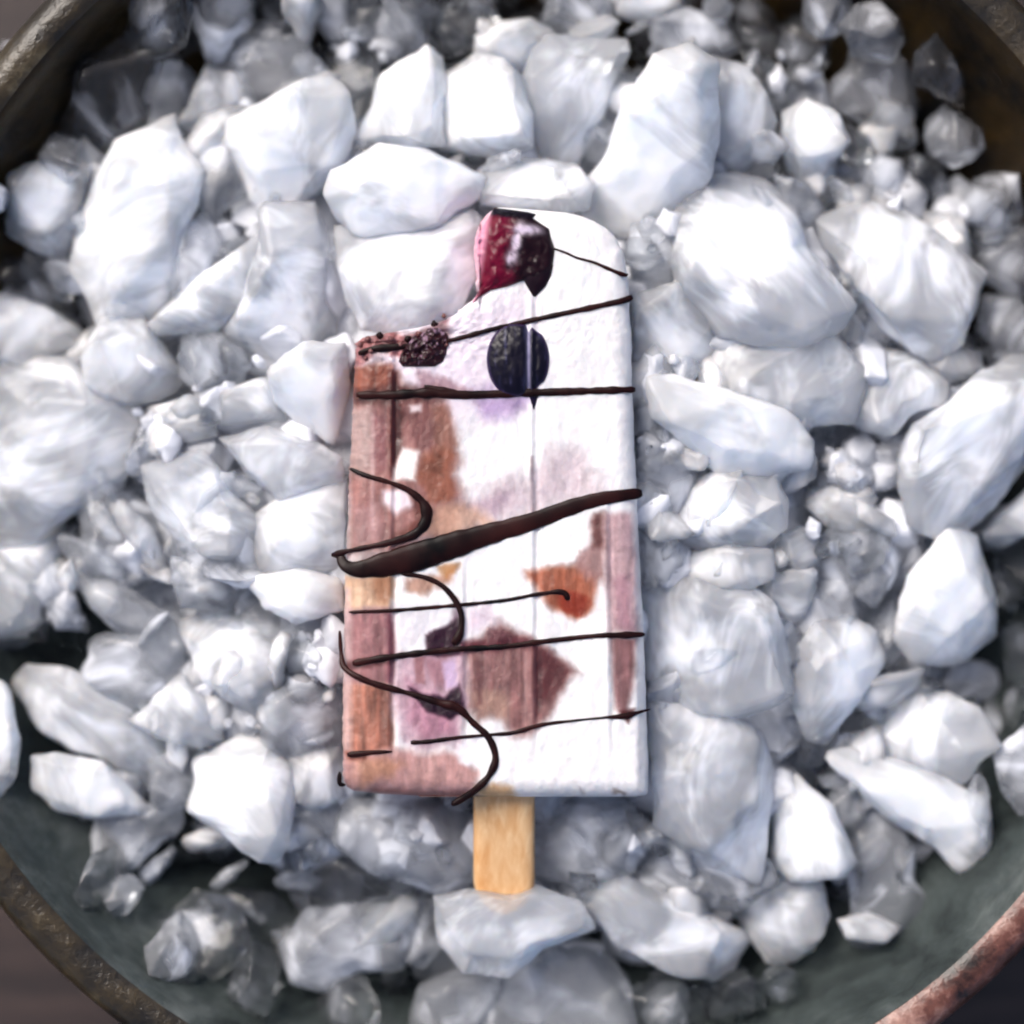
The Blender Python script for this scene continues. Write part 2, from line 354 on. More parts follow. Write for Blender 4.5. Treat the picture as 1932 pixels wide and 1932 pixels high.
# big brown diamond
blob([(878,1222),(925,1196),(942,1176),(976,1200),(1027,1219),(1090,1272),(1058,1308),(1030,1363),(1003,1388),(970,1380),(952,1352),(905,1364),(882,1330)], (160,108,104), 14, .97, .22, .8, .35)
blob([(1002,1222),(1030,1226),(1078,1270),(1046,1302),(1010,1330),(1002,1300)], (108,48,50), 13, .9, .2)
blob([(930,1190),(960,1200),(975,1225),(930,1225)], (120,66,74), 10, .8)
blob([(884,1300),(950,1310),(960,1350),(905,1364)], (196,158,138), 12, .75, .3)
blob([(1008,1226),(1020,1226),(1020,1345),(1010,1352)], (84,28,32), 6, .85, .2, .3)
blob([(898,1240),(905,1240),(908,1330),(900,1330)], (128,74,74), 6, .7, .2, .3)
blob([(988,1230),(994,1230),(994,1370),(988,1370)], (214,170,164), 4, .7, .2, .2)
# orange knot and right edge
blob([(997,1080),(1060,1074),(1100,1066),(1130,1090),(1108,1150),(1085,1164),(1044,1143),(1012,1118)], (192,104,70), 12, .95, .1, .8, .3)
blob([(1050,1118),(1105,1122),(1095,1156),(1066,1150)], (166,62,34), 9, .85)
blob([(1085,1066),(1110,1020),(1117,970),(1140,970),(1144,1100),(1100,1090)], (190,142,136), 10, .9, .2)
blob([(1118,964),(1136,964),(1136,1030),(1118,1030)], (128,74,68), 7, .8)
blob([(1140,966),(1190,960),(1202,1096),(1208,1194),(1148,1196),(1143,1109)], (208,168,172), 10, .92, .3, .5, .2)
blob([(1160,1100),(1190,1090),(1196,1190),(1160,1190)], (186,136,150), 9, .7, .3)
blob([(1149,1203),(1202,1203),(1196,1300),(1182,1356),(1162,1336),(1152,1278)], (152,100,100), 9, .95, .2, .6, .3)
blob([(1168,1340),(1200,1340),(1184,1366)], (104,34,34), 5, .95, 0, .3)
# bottom left
blob([(648,1420),(756,1416),(852,1418),(905,1452),(892,1488),(880,1520),(640,1520)], (208,156,150), 12, .95, .15, .8, .2)
blob([(670,1430),(760,1440),(740,1470),(680,1480)], (220,158,124), 14, .8)
blob([(700,1488),(880,1492),(880,1520),(700,1520)], (186,124,116), 7, .7, 0, .4)
blob([(862,1402),(905,1398),(922,1420),(905,1442),(866,1436)], (250,246,248), 8, 1, 0, .5)
blob([(896,1484),(930,1474),(970,1490),(985,1520),(890,1520)], (236,184,126), 10, .85)
# chocolate that bled into the swirl beside the drizzle
blob([(668,732),(740,730),(830,728),(860,742),(840,756),(740,760),(668,758)], (92,44,38), 9, .8, 0, .6, .4)
blob([(720,1060),(740,1030),(800,1020),(880,1000),(960,988),(900,1030),(800,1062)], (104,66,72), 12, .85, 0, .7, .3)
blob([(662,1062),(700,1050),(760,1052),(740,1080),(680,1084)], (150,104,104), 9, .8)
blob([(776,934),(800,950),(812,985),(792,1012),(758,1022),(740,1010),(784,990)], (122,62,50), 10, .8, 0, .7, .3)
blob([(840,1212),(1000,1205),(1010,1222),(840,1236)], (110,34,46), 7, .75, 0, .4)
blob([(648,1246),(742,1232),(742,1252),(652,1262)], (90,30,34), 6, .75, 0, .4)
blob([(652,1418),(706,1416),(690,1432),(664,1436)], (140,58,34), 6, .8, 0, .4)
blob([(860,1130),(872,1150),(872,1200),(850,1222),(846,1190)], (90,50,80), 8, .7, 0, .5)
blob([(880,1140),(930,1150),(940,1180),(884,1200)], (232,212,226), 16, .8)
blob([(808,775),(836,770),(862,830),(842,850),(822,830)], (176,120,96), 9, .6, .2)
RGB *= (1 - np.clip((.86-RGB[...,1])*6, 0, 1)*.16*np.clip((fbm(GX/16, GY/34, 71)-.42)*3, 0, 1))[...,None]
blob([(770,1298),(800,1308),(836,1314),(866,1290),(876,1340),(850,1360),(806,1342)], (52,8,36), 5, 1, 0, .3)
blob([(800,1196),(832,1182),(866,1166),(876,1200),(868,1234),(806,1236)], (62,16,42), 5, 1, 0, .4)
blob([(738,752),(752,752),(756,850),(742,880)], (84,28,24), 4, .9, 0, .2)
blob([(1054,1112),(1104,1118),(1094,1158),(1062,1150)], (170,62,34), 5, .9, 0, .5)
blob([(668,1110),(684,1108),(684,1150),(668,1150)], (240,206,172), 5, .7, 0, .2)
blob([(782,1240),(800,1238),(802,1290),(786,1290)], (168,104,104), 5, .7, .2, .3)
blob([(836,1248),(858,1240),(862,1292),(840,1300)], (222,196,230), 6, .8, 0, .4)
# bitten rim: brown frozen crumb
blob([(664,632),(720,622),(760,625),(790,640),(770,668),(700,676),(664,690)], (172,104,104), 7, .9, 0, .8, .5)
blob([(750,640),(850,600),(846,640),(770,670)], (120,72,80), 8, .85, 0, .8, .6)
blob([(786,700),(860,720),(900,745),(800,748)], (182,140,150), 8, .8)
# berry juice at the top left of the face
blob([(886,410),(930,395),(925,480),(905,560),(888,500)], (236,170,190), 10, .8, 0, .5)
blob([(1090,1490),(1098,1490),(1098,1496),(1090,1496)], (190,180,176), 4, .7)  # this and the next mark: shade of small bottom-edge pits, painted into the colour
blob([(1158,1492),(1176,1492),(1176,1500),(1158,1500)], (150,130,120), 4, .7)
RGB = RGB**2
nr, nc = GX.shape
Z = H - .0005
def to_world(x, y, z): k = S*(D-z)/D; return np.stack([(x-966)*k, (966-y)*k, z], -1)
V = to_world(GX, GY, Z).reshape(-1, 3); COL = np.concatenate([RGB.reshape(-1,3), np.ones((nr*nc,1))], 1)
faces = []
for i in range(nr-1):
    for j in range(nc-1):
        a = i*nc+j; faces.append((a, a+nc, a+nc+1, a+1))
loop = [i*nc for i in range(nr)] + [(nr-1)*nc+j for j in range(1, nc)] + [i*nc+nc-1 for i in range(nr-2, -1, -1)] + [j for j in range(nc-2, 0, -1)]
V = list(map(tuple, V)); COLl = COL.tolist(); prev = loop; cx_, cy_ = P(935, 950)[:2]
for lvl, (zz, sc) in enumerate(((-.008, 1.0), (-.013, .985), (-.017, .96), (-.0185, .90))):
    cur = []
    for v in loop:
        x, y, z = V[v]; cur.append(len(V)); V.append((cx_+(x-cx_)*sc, cy_+(y-cy_)*sc, zz)); COLl.append(COLl[v])
    n = len(loop)
    for k in range(n):
        faces.append((prev[k], cur[k], cur[(k+1)%n], prev[(k+1)%n]))
    prev = cur
faces.append(tuple(reversed(prev)))
body = in_pop(mesh_obj('ice_cream_bar', V, faces, M_cream, None, True, COLl)); 
# ---- interpolate the face height anywhere
def face_z(x, y):
    x, y = float(x), float(y)
    yy = min(max(y, Y0), Y1); i = int(np.clip(np.searchsorted(rows, yy), 1, nr-1))
    a, b = xl(yy), xr(yy)
    over = max(a-x, x-b, y-Y1, Y0-y, 0)
    u = min(max((x-a)/(b-a+1e-6), 0), 1); j = int(np.clip(np.searchsorted(cols_u, u), 1, nc-1))
    z = Z[i, j]
    return max(z, -.0022) - over*S*.25

# drizzle: flattened ribbons of set chocolate, each with its own thickness along the way
def drizzle(pts, flat=.42, name='chocolate_drizzle', label=None, jit=1.0):
    pts = np.array(pts, float)
    t = np.concatenate([[0], np.cumsum(np.hypot(np.diff(pts[:,0]), np.diff(pts[:,1])))])
    n = max(12, int(t[-1]/5)); tt = np.linspace(0, t[-1], n)
    # catmull-rom through the points
    def cr(vals):
        v = np.concatenate([[2*vals[0]-vals[1]], vals, [2*vals[-1]-vals[-2]]]); out = []
        for q in tt:
            k = int(np.clip(np.searchsorted(t, q)-1, 0, len(t)-2)); f = (q-t[k])/(t[k+1]-t[k]+1e-9)
            p0, p1, p2, p3 = v[k], v[k+1], v[k+2], v[k+3]
            out.append(.5*(2*p1+(p2-p0)*f+(2*p0-5*p1+4*p2-p3)*f*f+(3*p1-p0-3*p2+p3)*f**3))
        return np.array(out)
    X, Y, Rr = cr(pts[:,0]), cr(pts[:,1]), np.maximum(cr(pts[:,2]), .8)
    sd = random.random()*50
    Rr = Rr*(1+.30*jit*np.array([noise.noise(Vector((q/22+sd, 0, 0))) for q in tt]))
    zs = np.array([max(face_z(x, y), face_z(x+2, y), face_z(x-2, y)) for x, y in zip(X, Y)])
    zs = np.array([zs[max(i-2, 0):i+3].max() for i in range(n)]); ker = np.ones(9)/9; zs = np.convolve(np.pad(zs, 4, 'edge'), ker, 'valid')
    vs, fs, K = [], [], 12
    for i in range(n):
        a, b = max(i-1, 0), min(i+1, n-1); d = Vector((X[b]-X[a], -(Y[b]-Y[a]), 0)); d.normalize(); s = Vector((-d.y, d.x, 0))
        endf = 1 if 1 < i < n-2 else (.55 if i in (0, n-1) else .88)
        r = Rr[i]*S*endf; c = P(X[i], Y[i], zs[i]); rad = min(r*flat, .0016)
        for k in range(K):
            an = 2*math.pi*k/K
            vs.append(c + s*(math.cos(an)*r) + Vector((0, 0, math.sin(an)*rad + rad*.25)))
    for i in range(n-1):
        for k in range(K):
            fs.append((i*K+k, i*K+(k+1)%K, (i+1)*K+(k+1)%K, (i+1)*K+k))
    fs.append(tuple(range(K-1, -1, -1))); fs.append(tuple((n-1)*K+k for k in range(K)))
    o = in_pop(mesh_obj(name, vs, fs, M_choc))
    if label: o['label'] = label
    return o
drizzle([(1035,466,1.8),(1065,476,2.2),(1090,487,2.6),(1120,495,2.6),(1150,508,3.2),(1178,519,4.5),(1185,517,3)], .5, label='thin uppermost drizzle line')
drizzle([(1193,560,7),(1180,566,6),(1150,573,5.5),(1080,588,5),(1000,605,4.8),(930,621,4.5),(850,642,4.5),(780,652,5),(740,655,7),(700,659,6),(676,668,5)])
drizzle([(1199,735,6.5),(1100,738,7),(1000,741,7.5),(920,744,7.5),(870,745,8.5),(810,741,9),(740,745,8),(672,745,7)])
drizzle([(800,728,3),(830,736,7),(870,742,5)], .5)
drizzle([(660,884,4),(690,897,4.5),(740,912,4.5),(775,928,6),(800,952,9),(804,980,10.5),(785,1006,9.5),(745,1021,6.5),(690,1033,4.5),(655,1040,5),(628,1047,6)], label='curled drizzle loop at the left edge')
drizzle([(1212,930,10),(1180,934,11),(1130,942,13),(1080,956,15),(1000,985,17),(920,1008,20),(850,1030,25),(780,1052,27),(720,1066,22),(675,1074,15),(650,1066,11),(640,1048,8),(625,1047,5)], .22, jit=.3, label='broad thick drizzle crossing the middle')
drizzle([(757,1082,4),(800,1089,4.5),(835,1106,5),(860,1135,5.5),(871,1165,5.5),(868,1195,7),(855,1216,8)])
drizzle([(658,1155,2.8),(740,1152,3.6),(850,1143,3.6),(950,1133,3.4),(1010,1122,3.6),(1060,1117,5),(1072,1132,6.5)])
drizzle([(1217,1197,4.5),(1180,1198,6),(1120,1200,4.5),(1020,1211,5),(950,1220,5),(850,1226,5.5),(740,1239,6),(665,1252,7)])
drizzle([(641,1190,3),(644,1235,4.5),(652,1262,5.5),(690,1284,6),(738,1299,6),(775,1309,5),(830,1326,7.5),(864,1336,8),(893,1364,6),(922,1392,6.3),(935,1430,6.8),(922,1464,6.8),(892,1494,6.8),(852,1519,6.5)], .6, label='long drizzle running off the bottom edge')
drizzle([(1227,1338,1.6),(1205,1344,3.5),(1178,1351,6),(1140,1354,2.4),(1080,1360,2.4),(1020,1368,4),(970,1382,4.2),(930,1386,3),(870,1391,3.4),(810,1399,4.2),(775,1401,5)])
drizzle([(740,1418,2.4),(700,1420,4.6),(655,1424,6)], .5)
drizzle([(641,1456,3),(641,1478,4.5),(652,1481,3)], .5)

# ---- fruit set in the face: grids mapped between a left and a right edge
def fruit(name, L_, R_, hfun, cfun, mat=M_berry, n=46, label=None):
    L_, R_ = np.array(L_, float), np.array(R_, float)
    ys = np.linspace(L_[0,0], L_[-1,0], n); us = np.linspace(0, 1, n)
    X = np.array([np.interp(y, L_[:,0], L_[:,1])*(1-us)+np.interp(y, R_[:,0], R_[:,1])*us for y in ys]); Y = np.repeat(ys[:,None], n, 1)
    ol = np.concatenate([np.stack([X[:,0], ys], 1), np.stack([X[::-1,-1], ys[::-1]], 1)])
    ed = seg_dist(X, Y, ol)
    Zb = np.array([[max(face_z(a, b), -.003) for a, b in zip(r1, r2)] for r1, r2 in zip(X, Y)])
    Zf = Zb + hfun(X, Y, ed)
    cols = np.concatenate([cfun(X, Y, ed).reshape(-1,3), np.ones((n*n,1))], 1)
    V = list(map(tuple, to_world(X, Y, Zf).reshape(-1,3))); F = [(i*n+j, i*n+n+j, i*n+n+j+1, i*n+j+1) for i in range(n-1) for j in range(n-1)]
    lp = [i*n for i in range(n)]+[(n-1)*n+j for j in range(1,n)]+[i*n+n-1 for i in range(n-2,-1,-1)]+[j for j in range(n-2,0,-1)]
    cl = cols.tolist(); cur = []
    for v in lp: x, y, z = V[v]; cur.append(len(V)); V.append((x, y, z-.003)); cl.append(cl[v])
    for k in range(len(lp)): F.append((lp[k], cur[k], cur[(k+1)%len(lp)], lp[(k+1)%len(lp)]))
    F.append(tuple(reversed(cur)))
    o = in_pop(mesh_obj(name, V, F, mat, None, True, cl))
    if label: o['label'] = label
    return o
c3 = lambda *a: np.array(lin(*a)[:3])
def mixc(a, b, t): return a*(1-t[...,None]) + b*t[...,None]
def sm(v, a, b): t = np.clip((v-a)/(b-a), 0, 1); return t*t*(3-2*t)
def cherry_c(X, Y, ed):
    c = mixc(c3(96,4,36)[None,None]*np.ones(X.shape+(1,)), c3(26,4,12), sm(X+ (fbm(X/14,Y/18,3)-.5)*46, 945, 985))
    c = mixc(c, c3(236,160,186), sm(-(X-(924-(Y-430)*.16)), -4, 14)*.85)
    fr = 1.5*np.exp(-(((X-974-(Y-455)*-.25)/7)**2+((Y-456)/26)**2)) + 1.3*np.exp(-(((X-996)/20)**2+((Y-434)/7)**2)) + .9*np.exp(-(((X-964)/9)**2+((Y-488)/8)**2))
    c = mixc(c, c3(220,204,222), np.clip(fr*(fbm(X/7,Y/8,13)*1.9-.2), 0, 1)*.95)
    return mixc(c, c3(10,4,18), sm(-(Y-413-(X-960)*.1), 0, 5)*sm(X, 922, 930))
fruit('cherry_slice',
      [(392,932),(410,922),(430,908),(450,898),(480,900),(520,907),(545,904),(560,897),(572,890)],
      [(392,935),(398,985),(403,1012),(412,1006),(420,1018),(432,1036),(450,1040),(470,1047),(500,1043),(520,1036),(530,985),(540,960),(548,925),(560,905),(572,893)],
      lambda X, Y, ed: .0014*np.sqrt(np.clip(ed/30, 0, 1))+.0016*(fbm(X/17, Y/20, 77)-.5)*np.clip(ed/10, 0, 1), cherry_c, label='dark red cherry piece at the top corner')
fruit('berry_tail', [(500,990),(522,984),(540,994),(560,1006)], [(500,1044),(520,1040),(540,1030),(560,1010)],
      lambda X, Y, ed: .0009*np.sqrt(np.clip(ed/14, 0, 1)), lambda X, Y, ed: c3(24,6,16)[None,None]*np.ones(X.shape+(1,)), n=20)
def ell(cx, cy, rx, ry, n=24):
    ys = cy - ry*np.cos(np.linspace(0, math.pi, n)); dx = rx*np.sin(np.linspace(.05, math.pi-.05, n))
    return [(y, cx-d) for y, d in zip(ys, dx)], [(y, cx+d) for y, d in zip(ys, dx)]
def blue_c(X, Y, ed):
    c = mixc(c3(12,8,24)[None,None]*np.ones(X.shape+(1,)), c3(66,66,104), sm(fbm(X/6, Y/45, 19), .56, .82)*.55)
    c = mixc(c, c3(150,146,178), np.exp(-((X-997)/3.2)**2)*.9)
    return mixc(c, c3(70,48,96), sm(-ed, -7, 0)*.5)
l_, r_ = ell(975, 679, 57, 70)
r_ = [(y, x + (5 if 630 < y < 720 else 0)) for y, x in r_]
fruit('blueberry', l_, r_, lambda X, Y, ed: .0017*np.sqrt(np.clip(ed/40, 0, 1))-.0009*np.exp(-((X-997)/5)**2), blue_c)
fruit('berry_spot', [(738,990),(752,1000),(774,1006)], [(738,1022),(752,1014),(774,1008)],
      lambda X, Y, ed: .0003*np.sqrt(np.clip(ed/6, 0, 1)), lambda X, Y, ed: c3(24,14,40)[None,None]*np.ones(X.shape+(1,)), n=14)
l_ = [(618,812),(628,792),(640,772),(655,764),(668,756),(682,752),(692,760)]; r_ = [(618,826),(628,842),(640,848),(655,844),(668,842),(682,836),(692,820)]
fruit('berry_chunk', l_, r_, lambda X, Y, ed: .0016*np.sqrt(np.clip(ed/20, 0, 1))*(fbm(X/9, Y/9, 88)*1.3),
      lambda X, Y, ed: mixc(c3(40,12,20)[None,None]*np.ones(X.shape+(1,)), c3(150,120,140), sm(fbm(X/5, Y/6, 29)-(Y-650)*.004, .58, .78)*.8), label='dark frosted berry chunk in the bitten edge')
# crumbs along the bite
def crumb(x, y, r, mat, parent, z, name):
    bm = bmesh.new(); bmesh.ops.create_icosphere(bm, subdivisions=2, radius=1)
    s = random.random()*90
    for v in bm.verts: v.co *= r*S*(1+.5*noise.noise(v.co*1.4+Vector((s, 0, 0))))
    m = bpy.data.meshes.new(name); bm.to_mesh(m); bm.free(); m.materials.append(mat)
    m.polygons.foreach_set('use_smooth', [True]*len(m.polygons))
    o = bpy.data.objects.new(name, m); C.objects.link(o); o.location = P(x, y, z); return o
for x, y, r in ((680,650,6),(694,640,7),(716,634,8),(738,640,7),(756,650,7),(700,662,6),(690,676,5),(820,612,8),(826,640,7),(842,650,5),(770,640,8),(790,630,7),(724,654,6),(838,596,5)):
    o = crumb(x, y, r*.9, M_crumb if r < 8 else M_choc, None, face_z(x, y)+.0002, 'chocolate_crumb'); o.parent = pop; o.location = o.location - pop.location

# ---- stick
def stick():
    ys = np.concatenate([np.linspace(1440, 1655, 12), 1655 + 68*np.sin(np.linspace(.12, math.pi/2, 14))]); vs, fs = [], []
    rings = []
    for y in ys:
        hw = 58 if y <= 1655 else 58*math.sqrt(max(1-((y-1655)/69)**2, .01))
        z = -.0075 - max(y-1500, 0)*S*.30
        pr = [(-1, -.4), (-.95, .3), (-.86, .75), (-.6, .95), (0, 1), (.6, .95), (.86, .75), (.95, .3), (1, -.4), (.9, -1), (-.9, -1)]
        rings.append([len(vs)+k for k in range(len(pr))])
        for u, v in pr: vs.append(P(951+u*hw, y, z) + Vector((0, 0, v*.0011)))
    for a, b in zip(rings, rings[1:]):
        n = len(a)
        for k in range(n): fs.append((a[k], a[(k+1)%n], b[(k+1)%n], b[k]))
    fs.append(tuple(rings[0])); fs.append(tuple(reversed(rings[-1])))
    fs = [tuple(reversed(f)) for f in fs]
    return in_pop(mesh_obj('wooden_stick', vs, fs, M_stick))
stick()

# ------------------------------------------------------------------ ice
def wall_z(x, y):
    z = -.03
    for _ in range(3):
        p = P(x, y, z); r = math.hypot(p.x-bc.x, p.y-bc.y); z = float(np.interp(r, [q[0] for q in inner], [q[1] for q in inner])) - .066
    return z
def prof(x, y):
    r = math.hypot(x-990, y-960)/900
    return max(-.0095 - .016*r*r, wall_z(x, y) + .0055)
def chunk_mesh(poly, t, seed, sub=3, amp=.0005, top_n=5, flat=.5, grow=1.13):
    """broken lump of ice: convex facets between an outline and a few raised points, edges melted round"""
    rnd = random.Random(seed)
    cx = sum(p[0] for p in poly)/len(poly); cy = sum(p[1] for p in poly)/len(poly)
    tilt = rnd.uniform(0, 6.28); tm_ = rnd.uniform(.15, .5)*t
    rad = max(math.hypot(p[0]-cx, p[1]-cy) for p in poly)
    bm = bmesh.new()
    tl = lambda x, y: tm_*((x-cx)*math.cos(tilt)+(y-cy)*math.sin(tilt))/rad
    pt = lambda x, y, z: bm.verts.new(((x-cx)*S, -(y-cy)*S, z))
    for x, y in poly:
        g_ = rnd.uniform(.96, 1.03); x, y = cx+(x-cx)*g_, cy+(y-cy)*g_
        pt(x, y, tl(x, y) + rnd.uniform(-.12, .12)*t)
        if rnd.random() < .6: pt(cx+(x-cx)*.97, cy+(y-cy)*.97, tl(x, y) - rnd.uniform(.25, .4)*t)
    k = rnd.uniform(0, 6.28)
    n = top_n + rnd.randint(0, 2)
    for i in range(n):
        a = k + 6.283*i/n + rnd.uniform(-.3, .3)
        # distance to the outline along this bearing
        best = rad
        for (ax, ay), (bx, by) in zip(poly, poly[1:]+poly[:1]):
            dx, dy = math.cos(a), math.sin(a); ex, ey = bx-ax, by-ay
            den = dx*ey-dy*ex
            if abs(den) < 1e-6: continue
            q = ((ax-cx)*ey-(ay-cy)*ex)/den; s_ = ((ax-cx)*dy-(ay-cy)*dx)/den
            if q > 0 and 0 <= s_ <= 1: best = min(best, q)
        f = rnd.uniform(.45, .93)
        pt(cx+math.cos(a)*best*f, cy+math.sin(a)*best*f, tl(cx+math.cos(a)*best*f, cy+math.sin(a)*best*f)+t*(flat-rnd.uniform(0, .16)))
        pt(cx+math.cos(a+.5)*best*.6, cy+math.sin(a+.5)*best*.6, -t*rnd.uniform(.35, .5))
    r = bmesh.ops.convex_hull(bm, input=bm.verts)
    bmesh.ops.delete(bm, geom=list({e for e in r['geom_interior']+r['geom_unused'] if isinstance(e, bmesh.types.BMVert)}), context='VERTS')
    for i in range(sub):
        bmesh.ops.triangulate(bm, faces=bm.faces)
        bmesh.ops.subdivide_edges(bm, edges=bm.edges, cuts=1, use_grid_fill=True)
        if i == 1 and rad > 60: bmesh.ops.smooth_vert(bm, verts=bm.verts, factor=.10, use_axis_x=True, use_axis_y=True, use_axis_z=True)
    s = seed*1.37
    bm.normal_update()
    a = min(rad/70, 1.15)
    big, off = 1/(.010*a), Vector((s, 0, 0)); off2 = Vector((0, s, 0))
    for v in bm.verts:                                  # uneven bulk, shell-shaped fracture scoops with sharp ridges, fine grain
        co = v.co
        d1 = noise.noise(co*big + off)
        q = co*big*.9 + Vector((d1, 0, 0))*.5 + off2
        f1 = noise.voronoi(q)[0]
        f2 = min(noise.voronoi(co*big*2.6 + Vector((d1, 0, 0))*.4 + off)[0][0], .75)-.4 + .5*noise.noise(co*big*5 + off)
        sc = min(f1[0], .75)
        v.co = co + v.normal*a*(amp*1.5*d1 + amp*2.2*(sc-.42) + amp*.45*f2)
    # draw the sides in or out so that the lump has its traced, uneven outline
    NB = 72; bins = [1e-6]*NB; ang = []
    for v in bm.verts:
        q = math.atan2(v.co.y, v.co.x) % 6.28318; b_ = int(q/6.28318*NB) % NB; rr = math.hypot(v.co.x, v.co.y); ang.append((q, rr))
        bins[b_] = max(bins[b_], rr)
    pr = []
    for i in range(NB):
        a_ = 6.28318*(i+.5)/NB; dx, dy = math.cos(a_), -math.sin(a_); best = 0
        for (ax, ay), (bx, by) in zip(poly, poly[1:]+poly[:1]):
            ex, ey = bx-ax, by-ay; den = dx*ey-dy*ex
            if abs(den) < 1e-6: continue
            q = ((ax-cx)*ey-(ay-cy)*ex)/den; s_ = ((ax-cx)*dy-(ay-cy)*dx)/den
            if q > 0 and 0 <= s_ <= 1: best = max(best, q)
        jag = 1 + .035*noise.noise(Vector((dx*3+s, dy*3, 0))) + .03*noise.noise(Vector((dx*9+s, dy*9, 2)))
        pr.append(min(max(best*S*jag/bins[i], .7), 1.4) if best else 1)
    pr = [(pr[i-1]+2*pr[i]+pr[(i+1) % NB])/4 for i in range(NB)]
    for v, (q, rr) in zip(bm.verts, ang):
        f = q/6.28318*NB-.5; i = math.floor(f); f -= i; kk = pr[i % NB]*(1-f)+pr[(i+1) % NB]*f
        kk = 1+(kk-1)*min(rr/(.5*bins[int(q/6.28318*NB) % NB]), 1)
        v.co.x *= kk*grow; v.co.y *= kk*grow
    m = bpy.data.meshes.new('ice_chunk'); bm.to_mesh(m); bm.free()
    m.polygons.foreach_set('use_smooth', [True]*len(m.polygons))
    return m, cx, cy
def ice(poly, kind, dz, t, label, seed=None, group='large lumps of crushed ice piled in the bowl', amp=.0006, top_n=5, flat=.5):
    seed = seed if seed is not None else int(poly[0][0]*7+poly[0][1]*13) % 9973
    m, cx, cy = chunk_mesh(poly, t, seed, sub=4 if len(poly) > 7 and kind in 'bw' else 3, amp=amp, top_n=top_n, flat=flat)
    m.materials.append(ICE[kind])
    o = bpy.data.objects.new('ice_chunk', m); C.objects.link(o)
    z = max(prof(cx, cy)+dz, wall_z(cx, cy)+.0035); k = (D-z)/D
    o.location = P(cx, cy, z); o.scale = (k, k, 1)
    tag(o, label, 'ice chunk', group)
    return o
